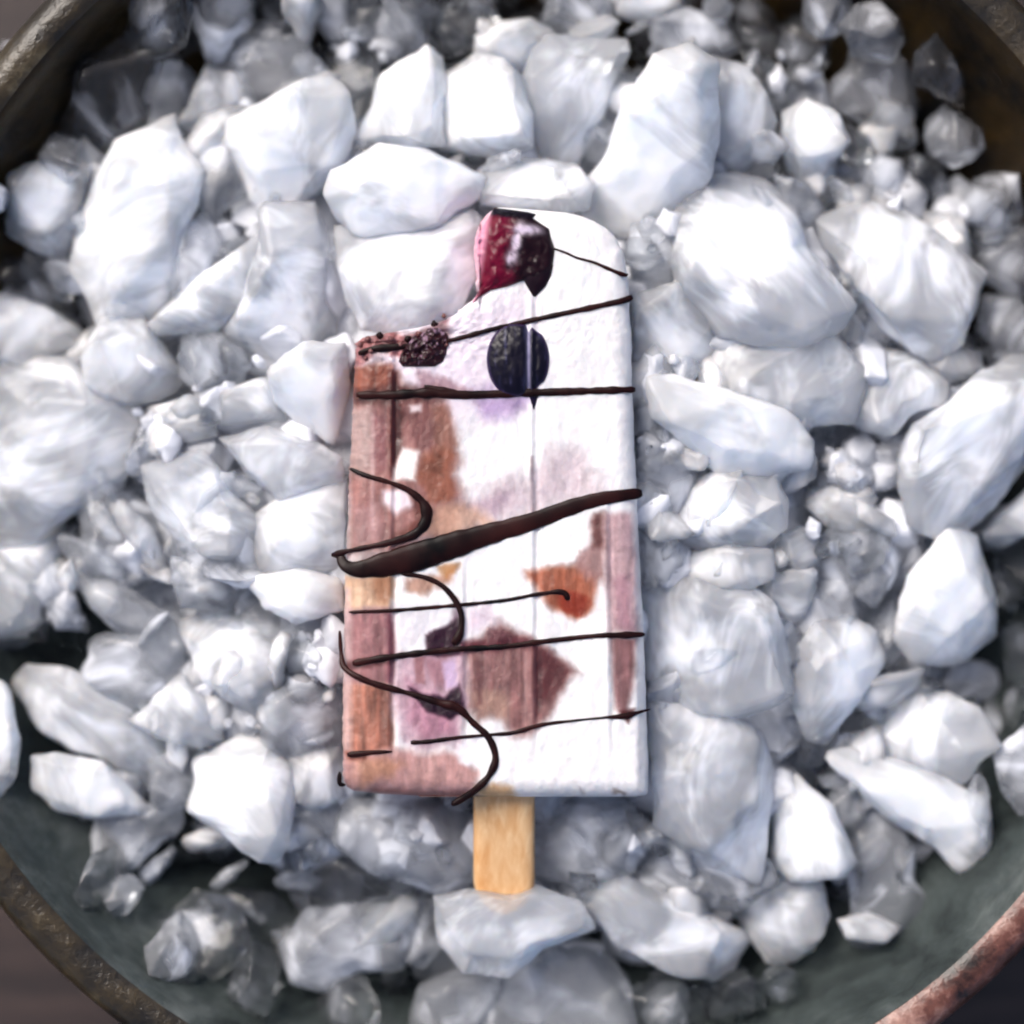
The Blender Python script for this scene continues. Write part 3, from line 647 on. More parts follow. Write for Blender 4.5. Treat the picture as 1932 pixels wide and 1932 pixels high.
# outline, kind, lift (mm), thickness (mm), label
CH = [
# --- upper left
([(332,220),(278,257),(220,281),(200,318),(150,406),(142,491),(163,542),(190,596),(257,589),(312,572),(332,508),(339,440),(372,372),(376,332),(325,257)],'b',5,17,'biggest white ice block of the upper left, tall and pale with an arched left side'),
([(17,325),(81,315),(156,328),(163,339),(150,400),(137,455),(118,481),(68,467),(20,437)],'w',1,11,'white ice lump at the left edge, just left of the biggest upper-left block'),
([(203,41),(284,24),(318,58),(339,91),(325,146),(328,210),(291,234),(220,261),(183,325),(149,305),(112,247),(142,190),(135,118)],'c',-7,14,'dark see-through ice lump in the shade of the upper left bowl wall'),
([(389,125),(447,135),(474,183),(437,230),(389,257),(339,237),(359,203),(372,162)],'w',2,9,'small white ice lump above the notch between the two big upper-left blocks'),
([(369,-20),(467,-20),(474,44),(437,74),(416,115),(393,122),(383,74),(369,34)],'s',-1,9,'narrow greyish ice piece hanging from the top edge, left of the glassy cube'),
([(423,78),(572,74),(582,149),(555,179),(501,203),(467,190),(447,135),(416,118)],'s',0,10,'glassy square-topped ice cube near the top edge above the rounded big block'),
([(474,-25),(590,-25),(588,60),(572,74),(480,74),(470,30)],'c',-5,10,'clear dark ice piece behind the glassy cube at the top edge'),
([(433,230),(500,200),(575,163),(620,158),(650,190),(660,250),(640,320),(600,345),(540,400),(515,402),(474,366),(454,305),(430,270)],'b',5,16,'big rounded white ice block with a pointed foot, under the glassy cube'),
([(332,264),(420,237),(440,288),(467,366),(420,389),(406,416),(372,389),(379,325)],'s',1,9,'pitted grey ice piece wedged between the two biggest upper-left blocks'),
([(339,423),(389,406),(413,457),(393,508),(339,562),(325,542)],'s',1,8,'thin grey shard beside the right flank of the biggest upper-left block'),
([(487,443),(399,508),(325,562),(281,609),(305,626),(406,620),(470,560)],'w',3,9,'slanting white ice blade below the dark crack in the upper left'),
([(490,405),(590,395),(612,450),(618,560),(630,640),(560,700),(470,690),(430,620),(470,560),(500,470)],'w',0,13,'large frosted ice block standing left of the popsicle tip, under the rounded block'),
([(-40,560),(0,545),(60,570),(130,610),(165,640),(150,670),(90,688),(0,694),(-40,700)],'w',1,9,'flat pale ice slab cut by the left edge, above the huge disc-shaped piece'),
([(-20,470),(50,480),(80,520),(150,560),(185,605),(150,620),(60,570),(-20,540)],'c',-3,9,'clear grey ice lump at the left edge above the flat pale slab'),
# --- top centre
([(673,257),(707,203),(720,149),(768,112),(802,91),(829,112),(839,149),(829,210),(835,271),(774,276)],'b',4,13,'white tooth-shaped ice block with its peak near the top centre'),
([(839,149),(900,105),(944,115),(978,149),(998,217),(998,271),(934,287),(835,275)],'b',3,13,'white ice block right of the tooth-shaped one, straight above the popsicle tip'),
([(903,68),(950,44),(998,41),(1038,58),(1045,78),(1011,102),(998,135),(961,135),(903,102)],'w',1,9,'small frosted ice lump at the top centre, resting on the block above the tip'),
([(1008,105),(1038,78),(1174,81),(1181,102),(1147,176),(1127,237),(1089,305),(1028,305),(1001,237),(995,152)],'w',2,12,'ice piece with a flat top and a slanting glassy right face, right of top centre'),
([(1228,125),(1290,110),(1340,140),(1342,270),(1330,330),(1280,400),(1200,430),(1110,400),(1100,350),(1150,290),(1180,200)],'b',5,17,'largest white ice block of all, up and right of the popsicle tip'),
([(1342,118),(1420,140),(1450,200),(1460,230),(1450,280),(1400,320),(1345,290)],'w',2,12,'blue-white ice piece against the right side of the largest block'),
([(630,370),(640,330),(720,280),(800,290),(860,310),(905,335),(900,370),(850,400),(830,430),(690,440),(650,410)],'b',5,13,'wide white ice wedge between the rounded big block and the bitten popsicle top'),
([(640,430),(700,425),(830,425),(880,400),(905,440),(890,520),(850,590),(760,620),(690,610),(665,560),(650,500)],'w',2,13,'frosty ice block filling the corner that the bite left open'),
([(895,345),(940,305),(990,300),(1080,310),(1110,350),(1100,392),(1060,402),(920,385)],'w',2,9,'low teal-tinted ice piece touching the very top of the popsicle'),
([(575,10),(650,-20),(720,0),(740,50),(690,90),(610,80)],'c',-5,10,'clear ice lump at the top edge right of the square cube'),
([(700,30),(790,0),(850,30),(840,90),(760,110),(710,90)],'c',-6,10,'clear ice lump behind the peak of the tooth-shaped block'),
([(830,0),(900,-20),(940,40),(900,80),(850,110),(830,60)],'c',-4,9,'glassy upright ice piece left of the frosted lump at top centre'),
([(590,90),(660,80),(720,110),(710,170),(670,230),(640,180),(600,140)],'c',-5,9,'see-through grey ice between the rounded block and the tooth-shaped block'),
([(1045,-20),(1130,-20),(1160,30),(1150,75),(1060,70),(1030,40)],'s',-2,9,'greyish ice piece touching the top edge above the flat-topped piece'),
([(1165,-20),(1270,-25),(1290,20),(1230,40),(1170,30)],'w',0,8,'white ice sliver cut by the top edge, right of centre'),
([(1235,45),(1300,20),(1370,40),(1390,90),(1340,120),(1290,105),(1240,110)],'s',-1,9,'pitted grey ice lump perched over the largest block'),
([(1380,-20),(1430,-10),(1460,40),(1450,110),(1400,100),(1370,40)],'c',-5,9,'dark glassy ice piece at the top edge where the pile ends on the right'),
# --- upper right
([(1481,217),(1522,193),(1576,223),(1593,271),(1556,325),(1515,335),(1491,311),(1478,257)],'b',3,11,'small bright white ice ball in the grey rubble of the upper right'),
([(1610,85),(1684,85),(1725,135),(1728,203),(1694,261),(1637,230),(1583,203),(1573,159),(1603,129)],'s',-4,13,'round smoky ice lump lying against the dark upper right wall'),
([(1460,60),(1500,25),(1540,30),(1560,80),(1550,130),(1500,150),(1465,120)],'c',-5,10,'clear ring-marked ice lump above the small bright ball'),
([(1400,100),(1460,120),(1500,160),(1490,215),(1455,200),(1420,140)],'c',-3,9,'dark clear ice between the blue-white piece and the small bright ball'),
([(1565,470),(1550,425),(1600,400),(1640,390),(1700,400),(1742,427),(1853,511),(1833,548),(1800,640),(1750,670),(1720,660),(1643,592),(1600,520)],'w',3,14,'long flat ice slab sloping down to the right under the upper right wall'),
([(1711,425),(1760,410),(1813,416),(1826,474),(1820,500),(1786,474)],'w',1,8,'small pale ice piece tucked behind the long flat slab'),
([(1867,433),(1955,428),(1965,540),(1921,560),(1860,525),(1850,480)],'s',-1,9,'striped glassy ice piece cut by the right edge beside the slab tip'),
([(1290,400),(1340,345),(1400,335),(1450,350),(1500,400),(1515,470),(1560,520),(1600,570),(1560,620),(1500,645),(1430,640),(1360,620),(1300,570),(1280,500)],'w',4,16,'broad pale ice block right of the popsicle top, largest of the right half'),
([(1196,430),(1290,420),(1285,500),(1300,560),(1250,570),(1200,540),(1190,480)],'s',-1,10,'grey rubble-like ice piece squeezed beside the rounded popsicle shoulder'),
([(1200,565),(1290,540),(1345,600),(1350,680),(1290,725),(1205,700)],'w',1,10,'frosted ice piece touching the popsicle edge at the height of the blueberry'),
([(1350,630),(1480,650),(1570,640),(1625,700),(1600,790),(1500,800),(1400,775),(1340,710)],'w',3,11,'lumpy white ice mass right of the blueberry, below the broad pale block'),
([(1230,720),(1278,712),(1380,745),(1481,774),(1524,829),(1515,876),(1447,898),(1363,892),(1298,832),(1240,790)],'b',4,12,'white ice ridge with a bright curved lower edge, right of the popsicle middle'),
([(1579,707),(1650,659),(1718,673),(1779,724),(1769,764),(1718,774),(1684,815),(1633,808),(1576,768)],'w',2,10,'crumbly white ice lump between the lumpy mass and the big right slab'),
([(1745,683),(1800,655),(1853,665),(1853,690),(1826,715),(1775,718)],'w',2,8,'little ice lump sitting above the top of the big right slab'),
([(1860,560),(1920,560),(1955,600),(1950,660),(1880,670),(1850,620)],'s',-2,9,'grey ice lump at the right edge below the striped glassy piece'),
([(1701,910),(1705,869),(1728,808),(1786,774),(1847,707),(1904,683),(1975,700),(1975,820),(1888,930),(1826,991),(1806,1006),(1766,1001),(1718,978)],'w',5,15,'big slanted ice slab leaving the right edge, with long grooves'),
([(1766,1022),(1786,1005),(1840,1018),(1853,1066),(1874,1120),(1877,1194),(1820,1235),(1799,1245),(1725,1245),(1694,1198),(1701,1140),(1718,1093)],'b',4,12,'pear-shaped white ice lump standing alone near the right edge'),
([(1855,1006),(1965,900),(1965,990),(1900,1026),(1868,1026)],'w',3,7,'thin pale ice strip under the big slanted slab at the right edge'),
([(1322,903),(1454,893),(1474,944),(1474,994),(1440,1022),(1329,1035),(1278,1018),(1292,964)],'w',1,12,'soft round white ice lump right of the thick drizzle end'),
([(1529,927),(1583,917),(1650,971),(1644,1002),(1600,1010),(1559,990),(1525,955)],'w',-1,9,'small pale ice lump in the dark hollow right of centre'),
([(1569,866),(1617,866),(1622,905),(1580,915)],'w',0,7,'tiny white ice lump at the upper end of the dark hollow'),
([(1623,1011),(1677,1008),(1711,1045),(1680,1100),(1650,1140),(1615,1120)],'s',0,9,'grey ice wedge left of the pear-shaped lump'),
([(1475,1011),(1535,1005),(1545,1062),(1515,1080),(1478,1062)],'w',0,8,'small ice block below the dark hollow, right of the round lump'),
([(1454,1086),(1529,1080),(1535,1113),(1515,1167),(1495,1185),(1465,1160),(1443,1120)],'w',1,8,'pale ice block above the dark star-shaped gap'),
([(1540,1090),(1600,1080),(1625,1150),(1610,1175),(1570,1180),(1540,1150)],'s',-1,9,'greyish ice piece between the star-shaped gap and the pear-shaped lump'),
([(1290,1040),(1380,1030),(1450,1040),(1450,1090),(1400,1110),(1290,1100)],'w',1,9,'low frosted ice piece under the soft round lump'),
([(1885,1040),(1960,1020),(1960,1110),(1910,1130),(1885,1090)],'c',-5,9,'dark clear ice at the right edge behind the pear-shaped lump'),
([(1890,1190),(1960,1170),(1965,1290),(1900,1290)],'c',-6,9,'dark smoky ice at the right edge below the pear-shaped lump'),
# --- right, lower
([(1510,1220),(1540,1180),(1600,1172),(1650,1200),(1668,1250),(1630,1300),(1600,1345),(1560,1393),(1525,1385),(1500,1320)],'w',3,11,'blunt ice piece whose lower tip points into the dark flower-shaped hollow'),
([(1215,1120),(1290,1090),(1400,1105),(1455,1150),(1475,1230),(1482,1300),(1400,1345),(1300,1330),(1228,1280)],'w',1,14,'large cloudy ice block beside the lower right edge of the popsicle'),
([(1236,1340),(1300,1320),(1370,1330),(1430,1390),(1452,1450),(1440,1600),(1430,1660),(1330,1622),(1245,1550)],'w',2,15,'large smooth ice block right of the bottom corner of the popsicle'),
([(1468,1488),(1505,1471),(1566,1525),(1606,1617),(1583,1647),(1495,1657),(1471,1634)],'b',4,10,'white triangular ice piece below the dark flower-shaped hollow'),
([(1559,1427),(1600,1413),(1700,1440),(1786,1474),(1850,1508),(1870,1610),(1854,1637),(1806,1647),(1760,1590),(1690,1550),(1617,1490)],'b',6,11,'long bright ice wedge pointing left, nearest the lower right wall'),
([(1559,1447),(1617,1488),(1701,1562),(1720,1617),(1715,1667),(1752,1694),(1701,1762),(1650,1776),(1600,1765),(1610,1690),(1600,1600),(1575,1520)],'s',1,10,'grooved grey-white ice piece beneath the long bright wedge'),
([(1644,1363),(1661,1319),(1711,1305),(1786,1312),(1837,1339),(1870,1400),(1837,1427),(1806,1468),(1752,1454),(1650,1420)],'w',2,11,'rounded translucent ice piece above the long bright wedge'),
([(1660,1265),(1720,1262),(1770,1290),(1740,1312),(1670,1315)],'c',-3,8,'clear dark ice sliver between the rounded piece and the pear-shaped lump'),
([(1383,1715),(1454,1657),(1542,1667),(1556,1728),(1529,1786),(1471,1823),(1451,1813),(1420,1769)],'w',1,10,'ice piece with a dark pocket and a shining lower lip, low on the right'),
([(1583,1735),(1640,1725),(1700,1750),(1660,1778),(1600,1768)],'w',0,7,'small warm-tinted ice tip lying on the green-grey glaze'),
([(1110,1690),(1180,1655),(1290,1705),(1396,1759),(1403,1779),(1373,1833),(1342,1847),(1250,1822),(1170,1780)],'w',3,11,'flat brick-like ice slab sloping right below the popsicle stick'),
([(1190,1540),(1290,1570),(1440,1620),(1452,1660),(1380,1712),(1290,1695),(1195,1640)],'s',-1,11,'grey ice block between the smooth block and the brick-like slab'),
([(1876,1430),(1955,1360),(1965,1560),(1930,1545),(1892,1490)],'s',-3,8,'beige-grey ice piece stuck to the wall at the lower right edge'),
# --- bottom centre
([(830,1695),(900,1682),(960,1688),(1010,1676),(1080,1700),(1110,1750),(1020,1785),(960,1835),(880,1830),(840,1780)],'w',7,12,'frosted ice lump that hides the end of the wooden stick'),
([(1020,1525),(1190,1520),(1205,1560),(1190,1640),(1090,1668),(1018,1650)],'s',-2,11,'layered grey ice block in the shade right of the stick'),
([(665,1515),(780,1520),(880,1520),(888,1660),(830,1690),(780,1662),(700,1640),(640,1590)],'s',-1,12,'grey translucent ice block left of the stick under the popsicle bottom'),
([(620,1715),(700,1700),(790,1695),(800,1740),(747,1820),(673,1826),(620,1865),(560,1845),(545,1775),(590,1715)],'s',0,10,'cloudy ice piece with dark specks, lower left of the stick end'),
([(930,1840),(1030,1780),(1130,1790),(1170,1850),(1200,1960),(900,1960)],'s',1,11,'glassy ice piece with bright veins at the bottom edge centre'),
([(770,1960),(800,1860),(870,1830),(945,1830),(915,1960)],'s',1,10,'pale ice piece at the bottom edge left of the veined one'),
([(1180,1870),(1260,1845),(1330,1870),(1348,1960),(1200,1960)],'c',-2,9,'dark glassy ice piece at the bottom edge right of the veined one'),
([(780,1690),(820,1700),(840,1770),(800,1820),(760,1810),(795,1750)],'s',-3,8,'small grey ice piece beside the specked cloudy piece'),
# --- lower left
([(366,1441),(406,1424),(454,1400),(508,1407),(542,1454),(548,1515),(538,1583),(521,1613),(488,1617),(454,1596),(423,1566),(359,1529),(372,1481)],'b',5,14,'bright bulb-like ice lump, whitest of the lower left'),
([(71,1430),(112,1424),(190,1441),(223,1468),(281,1529),(271,1539),(169,1539),(112,1525),(71,1488)],'b',5,9,'smooth leaf-shaped white ice piece over the green-grey glaze, lower left'),
([(281,1339),(339,1278),(383,1319),(413,1393),(372,1407),(305,1390),(251,1359)],'w',4,9,'angular white ice piece above the leaf-shaped and bulb-like ones'),
([(30,1295),(60,1262),(135,1268),(250,1329),(298,1390),(305,1441),(284,1485),(230,1460),(135,1413),(102,1390),(68,1363)],'w',1,12,'jagged pitted ice slab directly above the leaf-shaped piece'),
([(190,1542),(342,1508),(339,1562),(288,1593),(203,1681),(169,1650),(176,1583)],'s',0,9,'grey ice fin hanging below the leaf-shaped piece'),
([(290,1440),(360,1410),(372,1440),(360,1520),(300,1530),(284,1485)],'s',0,9,'greyish ice filling the gap between leaf-shaped and bulb-like pieces'),
([(545,1521),(640,1500),(665,1560),(640,1620),(560,1655),(540,1600)],'s',-2,10,'grey ice lump right of the bulb-like one'),
([(600,1600),(700,1640),(780,1660),(760,1700),(620,1705),(560,1670)],'c',-4,9,'dark translucent ice under the grey block left of the stick'),
([(-25,1295),(12,1300),(34,1397),(30,1454),(0,1510),(-25,1510)],'w',-1,8,'beige-grey smooth ice piece cut by the left edge, against the wall'),
([(140,1690),(170,1620),(215,1600),(208,1680),(150,1730)],'c',-3,7,'clear spiky ice tail below the grey fin'),
([(250,1655),(325,1596),(332,1610),(278,1675)],'s',-2,5,'narrow ice stick lying on the glaze right of the grey fin'),
([(396,1667),(457,1623),(466,1633),(413,1680)],'s',-2,5,'tiny ice splinter below the bulb-like lump'),
([(300,1745),(370,1690),(450,1720),(470,1790),(400,1840),(320,1820)],'c',-5,9,'clear ice lump lying low on the bottom left glaze'),
([(430,1680),(520,1690),(560,1740),(530,1800),(460,1790)],'c',-5,9,'clear bluish ice lump left of the specked cloudy piece'),
# --- left middle
([(-40,710),(0,690),(130,690),(190,745),(245,760),(264,808),(254,869),(203,917),(135,961),(68,1008),(0,1025),(-40,1030)],'w',3,13,'huge disc-like ice piece at the left edge with a bright curved rim'),
([(-40,1032),(30,1022),(95,1000),(115,985),(105,1080),(78,1123),(74,1167),(0,1194),(-40,1200)],'w',1,11,'pale ice block at the left edge below the disc-like piece'),
([(163,673),(195,610),(264,605),(339,717),(295,751),(244,758),(196,747),(169,724)],'w',3,9,'smooth grey-white ice piece touching the top of the disc-like one'),
([(270,774),(389,745),(406,822),(355,832),(311,808)],'w',1,8,'small pale ice block right of the disc-like piece'),
([(515,700),(575,656),(645,656),(652,724),(625,829),(559,788),(525,757)],'b',4,10,'very bright ice piece touching the popsicle left edge by the upper drizzle'),
([(420,741),(501,713),(535,791),(423,798)],'w',1,8,'flat-topped ice piece left of the very bright one'),
([(345,640),(410,625),(470,690),(430,735),(390,745),(345,710)],'s',0,8,'pitted grey ice between the frosted block and the disc-like piece'),
([(271,883),(330,862),(389,859),(440,937),(487,978),(467,1038),(406,1055),(342,1022),(291,964)],'w',3,12,'soft white ice block midway between left edge and popsicle'),
([(420,829),(508,808),(600,840),(638,865),(640,903),(528,937),(474,890)],'w',2,10,'frosted ice block left of the popsicle above the curled drizzle'),
([(480,980),(540,940),(650,905),(645,1030),(640,1060),(560,1090),(500,1070)],'w',2,11,'white ice block left of the curled drizzle loop'),
([(457,1089),(575,1075),(637,1096),(640,1147),(559,1172),(508,1145)],'b',3,10,'bright ice lump touching the popsicle below the thick drizzle'),
([(145,1089),(200,1090),(257,1120),(311,1157),(271,1197),(220,1185),(173,1142)],'s',1,8,'glassy ice wedge above the pile of grey chips, left'),
([(340,1180),(440,1150),(520,1200),(540,1290),(480,1345),(430,1310),(390,1280)],'w',1,12,'frosted rubble-like ice block left of the lower popsicle'),
([(163,970),(225,930),(290,965),(325,1050),(260,1105),(160,1075)],'s',-3,11,'dull translucent ice in the shaded hollow under the disc-like rim'),
([(330,1050),(400,1060),(470,1045),(500,1090),(440,1150),(350,1140)],'s',-1,10,'grey ice between the soft white block and the rubble-like block'),
([(205,1200),(270,1195),(340,1190),(345,1290),(250,1330),(150,1280)],'s',0,10,'cloudy ice block above the jagged pitted slab'),
([(405,1285),(430,1230),(470,1232),(485,1290),(450,1316),(420,1310)],'b',4,7,'small round bright ice nugget left of the lower popsicle'),
([(105,1089),(135,1055),(150,1096),(132,1128)],'w',2,6,'tiny bright ice nugget below the rim of the disc-like piece'),
([(500,1310),(560,1290),(635,1300),(640,1400),(560,1430),(505,1400)],'s',1,10,'pale ice block left of the popsicle bottom third'),
([(548,1430),(640,1410),(645,1500),(600,1530),(550,1510)],'w',1,9,'white ice block touching the bottom left corner of the popsicle'),
([(535,1170),(600,1175),(640,1200),(635,1300),(570,1290),(535,1240)],'s',-3,9,'shaded bluish ice beside the left popsicle edge'),
([(1205,1000),(1285,980),(1295,1080),(1215,1110)],'s',-1,9,'grey ice between the popsicle and the soft round lump'),
([(1205,870),(1290,840),(1310,900),(1285,980),(1205,990)],'s',-1,9,'grey crumbly ice under the right end of the thick drizzle'),
([(1196,705),(1235,720),(1245,790),(1290,840),(1205,860)],'s',-1,9,'crumbly ice strip along the right popsicle edge'),
([(1500,1320),(1560,1395),(1540,1430),(1480,1400),(1450,1350)],'c',-5,8,'dark clear ice in the flower-shaped hollow'),
([(1600,300),(1680,290),(1720,350),(1690,400),(1620,390)],'s',-2,9,'grey ice lump above the long flat slab'),
([(1460,335),(1520,345),(1560,400),(1545,440),(1500,420),(1470,370)],'s',-1,8,'grey ice between the broad pale block and the long flat slab'),
([(1720,290),(1780,320),(1800,390),(1750,400),(1710,360)],'c',-3,8,'dark clear ice lump on the wall side of the chips, upper right'),
([(655,1190),(560,1120),(440,1120),(400,1180),(520,1230)],'s',-4,9,'grey ice hidden behind the bright lump at the popsicle edge'),
]
for poly, kind, dz, t, label in CH:
    ice(poly, kind, dz*.001, t*.001, label)

# --- chunks filling the pile below, each a lump of its own; meshes are shared
def rand_poly(r, rnd, n=9):
    k = rnd.uniform(.6, 1); a0 = rnd.uniform(0, 6.28)
    pts = []
    for i in range(n):
        a = 6.283*i/n; q = r*rnd.uniform(.75, 1.1); x, y = q*math.cos(a), q*k*math.sin(a)
        pts.append((x*math.cos(a0)-y*math.sin(a0), x*math.sin(a0)+y*math.cos(a0)))
    return pts
rnd = random.Random(11)
def protos(n, r, t, mats, seed0, sub=2, amp=.0005):
    out = []
    for i in range(n):
        m, _, _ = chunk_mesh(rand_poly(r, rnd, 5 if r < 30 else 9), t, seed0+i, sub=sub, amp=amp, top_n=2 if r < 30 else 5)
        mm = m.copy() if False else m
        mm.materials.append(ICE[mats[i % len(mats)]]); out.append(mm)
    return out
FILL = protos(16, 62, .012, ['f', 'f', 's', 'f'], 500, sub=3)
CHIP = protos(20, 22, .0034, ['f', 's', 'f', 'w', 'c'], 700, sub=2, amp=.0006)
def icy(x, y):
    """where the photograph shows ice"""
    if x < 370 and y < 330 and (x-370)*-1 + (330-y) > 240: return False
    if x > 1400 and y < 420 and (x-1400)*1.0 - y*.95 > -20: return False
    if y > 1500:
        lim = 1500 + 340*math.sqrt(max(0, 1-((x-1000)/900)**2)) + (120 if 700 < x < 1340 else 0)
        if y > lim - (150 if x < 560 else 40): return False
    if x < 200 and y > 1180: return False
    return True
def place(mesh, name, x, y, z, sc, label, cat, group):
    o = bpy.data.objects.new(name, mesh); C.objects.link(o); o.location = P(x, y, z)
    o.rotation_euler = (rnd.uniform(-.5, .5), rnd.uniform(-.5, .5), rnd.uniform(0, 6.28)); o.scale = (sc,)*3
    tag(o, label, cat, group); return o
def where(x, y):
    v = 'upper' if y < 480 else ('lower' if y > 1400 else 'middle')
    h = 'left' if x < 640 else ('right' if x > 1230 else 'centre')
    return {('upper','left'):'at the upper left',('upper','centre'):'above the popsicle',('upper','right'):'at the upper right',('middle','left'):'left of the popsicle',
            ('middle','right'):'right of the popsicle',('middle','centre'):'round the popsicle',('lower','left'):'at the lower left',('lower','centre'):'round the stick',('lower','right'):'at the lower right'}[v, h]
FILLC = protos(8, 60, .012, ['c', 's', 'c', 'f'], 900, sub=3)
HOLES = [(1650,880,55),(1560,965,34),(165,1185,60),(1512,1372,48),(1905,1190,70),(440,1625,60),(1870,1310,45),(690,1855,50),(1420,1790,30),(660,1690,40),(600,60,40),(1700,350,60)]
def hole(x, y): return max([math.exp(-((x-a)**2+(y-b)**2)/(r*r)) for a, b, r in HOLES])
y = -20; row = 0
while y < 1960:
    x = -20 + (row % 2)*60
    while x < 1960:
        xx, yy = x+rnd.uniform(-30, 30), y+rnd.uniform(-30, 30)
        rr = math.hypot((xx-960)/1.1, yy-900)/800
        inpop = 700 < xx < 1160 and 480 < yy < 1450
        if icy(xx, yy) and hole(xx, yy) < .5 and not inpop:
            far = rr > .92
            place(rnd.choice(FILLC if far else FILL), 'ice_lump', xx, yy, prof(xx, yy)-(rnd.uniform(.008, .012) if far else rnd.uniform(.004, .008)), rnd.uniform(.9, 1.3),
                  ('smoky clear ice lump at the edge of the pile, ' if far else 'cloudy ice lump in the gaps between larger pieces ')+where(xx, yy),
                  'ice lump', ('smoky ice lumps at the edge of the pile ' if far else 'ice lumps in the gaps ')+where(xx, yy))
        x += 120
    y += 100; row += 1
# --- thin broken shards lying over and between the lumps
def shard_poly(r, rnd):
    L_ = r*rnd.uniform(1.1, 1.7); W = r*rnd.uniform(.35, .7); pts = []
    for i in range(7):
        a = 6.283*i/7 + rnd.uniform(-.3, .3); pts.append((L_*math.cos(a)*rnd.uniform(.75, 1.1), W*math.sin(a)*rnd.uniform(.7, 1.2)))
    return pts
SH = []
for i in range(22):
    m, _, _ = chunk_mesh(shard_poly(42, rnd), rnd.uniform(.0045, .008), 1300+i, sub=3, amp=.0006, top_n=3)
    m.materials.append(ICE['swcssw'[i % 6]]); SH.append(m)
ZS = [('on the upper left of the pile', 60, 560, 230, 600), ('along the top of the pile', 420, 1450, -10, 330), ('on the upper right of the pile', 1260, 1880, 330, 760),
      ('right of the popsicle', 1215, 1700, 700, 1200), ('on the lower right of the pile', 1230, 1850, 1200, 1740), ('below the popsicle', 560, 1400, 1530, 1900),
      ('on the lower left of the pile', 60, 620, 1180, 1660), ('left of the popsicle', 20, 630, 620, 1180)]
for spot, xa, xb, ya, yb in ZS:
    n = int((xb-xa)*(yb-ya)/6600)
    for i in range(n):
        xx, yy = rnd.uniform(xa, xb), rnd.uniform(ya, yb)
        if (600 < xx < 1235 and 350 < yy < 1560) or (860 < xx < 1045 and yy < 1730 and yy > 1400) or not icy(xx, yy) or hole(xx, yy) > .6 or yy > 1760: continue
        o = place(rnd.choice(SH), 'ice_shard', xx, yy, prof(xx, yy) + rnd.uniform(-.002, .0035), rnd.choice((.35, .45, .55, .7, .9, 1.1, 1.4)),
                  'thin glassy ice shard lying among the lumps ' + spot, 'ice shard', 'thin ice shards ' + spot)
        o.rotation_euler = (rnd.uniform(-.9, .9), rnd.uniform(-.6, .6), rnd.uniform(0, 6.28))
# --- dim clear lumps lying against the bowl wall
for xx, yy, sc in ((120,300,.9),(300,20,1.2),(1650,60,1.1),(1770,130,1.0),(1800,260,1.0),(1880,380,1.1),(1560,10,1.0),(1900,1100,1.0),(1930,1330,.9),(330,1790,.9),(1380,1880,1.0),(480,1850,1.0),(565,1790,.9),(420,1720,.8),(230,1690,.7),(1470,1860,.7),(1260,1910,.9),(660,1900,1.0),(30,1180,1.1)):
    place(rnd.choice(FILLC[0::4] + FILLC[1::4]), 'ice_lump', xx, yy, wall_z(xx, yy)+.004, sc, 'dim see-through ice lump resting against the dark bowl wall ' + where(xx, yy), 'ice lump', 'dim ice lumps against the bowl wall ' + where(xx, yy))
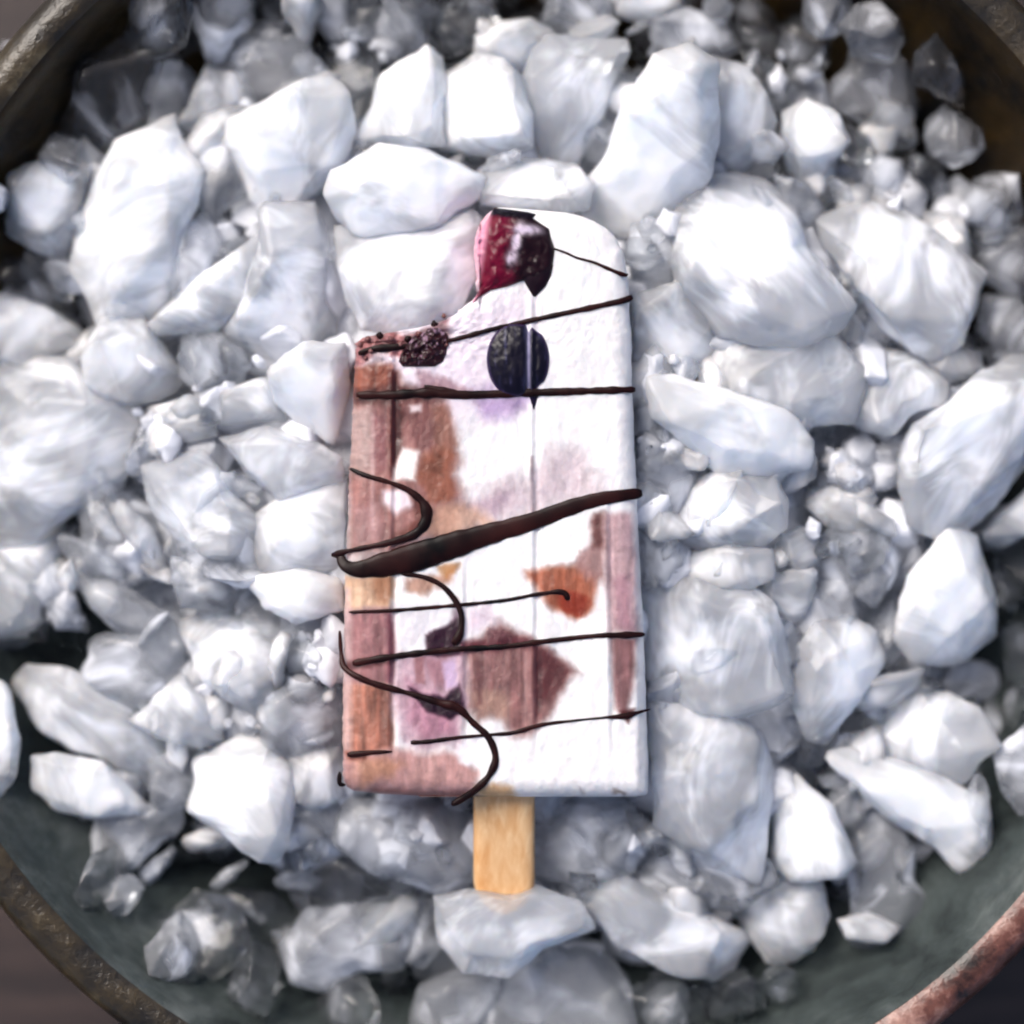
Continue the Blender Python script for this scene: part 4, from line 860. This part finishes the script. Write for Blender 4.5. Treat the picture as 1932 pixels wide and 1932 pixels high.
# --- chips
ZN = [((1640,330,100,75), 34, 'small ice chip in the rubble between the bright ball and the long slab', .000),
      ((1790,400,60,50), 9, 'small ice chip near the upper right wall', -.001),
      ((1255,650,50,90), 16, 'small ice chip beside the popsicle at blueberry height', .004),
      ((1250,890,45,120), 18, 'small ice chip by the right popsicle edge near the thick drizzle', .002),
      ((1620,880,70,60), 16, 'small ice chip at the dark hollow right of centre', .000),
      ((1560,1060,90,70), 14, 'small ice chip above the star-shaped gap', .002),
      ((600,1250,45,80), 26, 'small ice chip along the left edge of the lower popsicle', .003),
      ((140,1120,70,50), 16, 'small ice chip in the dark nook at the left', .000),
      ((330,790,110,60), 18, 'small ice chip right of the disc-like piece', .002),
      ((700,60,110,50), 14, 'small ice chip among clear lumps at the top edge', -.002),
      ((1500,110,60,60), 9, 'small ice chip by the ring-marked clear lump', -.001),
      ((420,1770,130,60), 16, 'small ice chip on the bottom left glaze', -.004),
      ((470,1330,60,70), 12, 'small ice chip near the round bright nugget', .003),
      ((420,700,90,40), 12, 'small ice chip under the frosted block left of the popsicle', .003),
      ((1700,330,60,120), 14, 'small ice chip along the dark upper right wall', -.003),
      ((1250,450,60,50), 10, 'small ice chip beside the rounded popsicle shoulder', .004),
      ((680,1580,120,60), 8, 'small ice chip below the popsicle left of the stick', .002)]
for (cx, cy, rx, ry), n, lab, dz in ZN:
    for i in range(max(5, int(n*.7))):
        a, q = rnd.uniform(0, 6.28), math.sqrt(rnd.random()); xx, yy = cx+rx*q*math.cos(a), cy+ry*q*math.sin(a)
        if 640 < xx < 1195 and 400 < yy < 1510: continue
        place(rnd.choice(CHIP), 'ice_chip', xx, yy, prof(xx, yy)+dz+rnd.uniform(-.003, .0015), rnd.choice((rnd.uniform(.4, 1.0), rnd.uniform(1, 2.2))), lab, 'ice chip', lab.replace('small ice chip', 'small ice chips'))

# --- the bed of fine crushed ice under the lumps: too fine to count
bn = 300; vs = []; fs = []
for i in range(bn):
    for j in range(bn):
        x, y = -60 + 2050*j/(bn-1), -60 + 1960*i/(bn-1)
        r = math.hypot((x-960)/1.12, y-900)/760
        f = noise.voronoi(Vector((x/62, y/62, 3))); g = noise.voronoi(Vector((x/24, y/24, 8)))
        z = prof(x, y) - .0050 - .011*min(max((r-.45)/.5, 0), 1) - .010*max(r-.8, 0) + .0062*(.5-min(f[0][0], .8)) + .0022*(.5-min(g[0][0], .8)) + .0014*(noise.cell(Vector((x/24, y/24, 1)))-.5)
        z -= .06*max(r-1.0, 0) + .016*hole(x, y)
        vs.append(P(x, y, max(z, -.0555)))
for i in range(bn-1):
    for j in range(bn-1):
        a = i*bn+j
        if all(vs[k].z > -.0553 for k in (a, a+1, a+bn, a+bn+1)): fs.append((a, a+bn, a+bn+1, a+1))
bed = mesh_obj('crushed_ice_bed', vs, fs, ICE['bed'])
tag(bed, 'bed of fine grey-white crushed ice showing between the lumps', 'crushed ice', None, 'stuff')
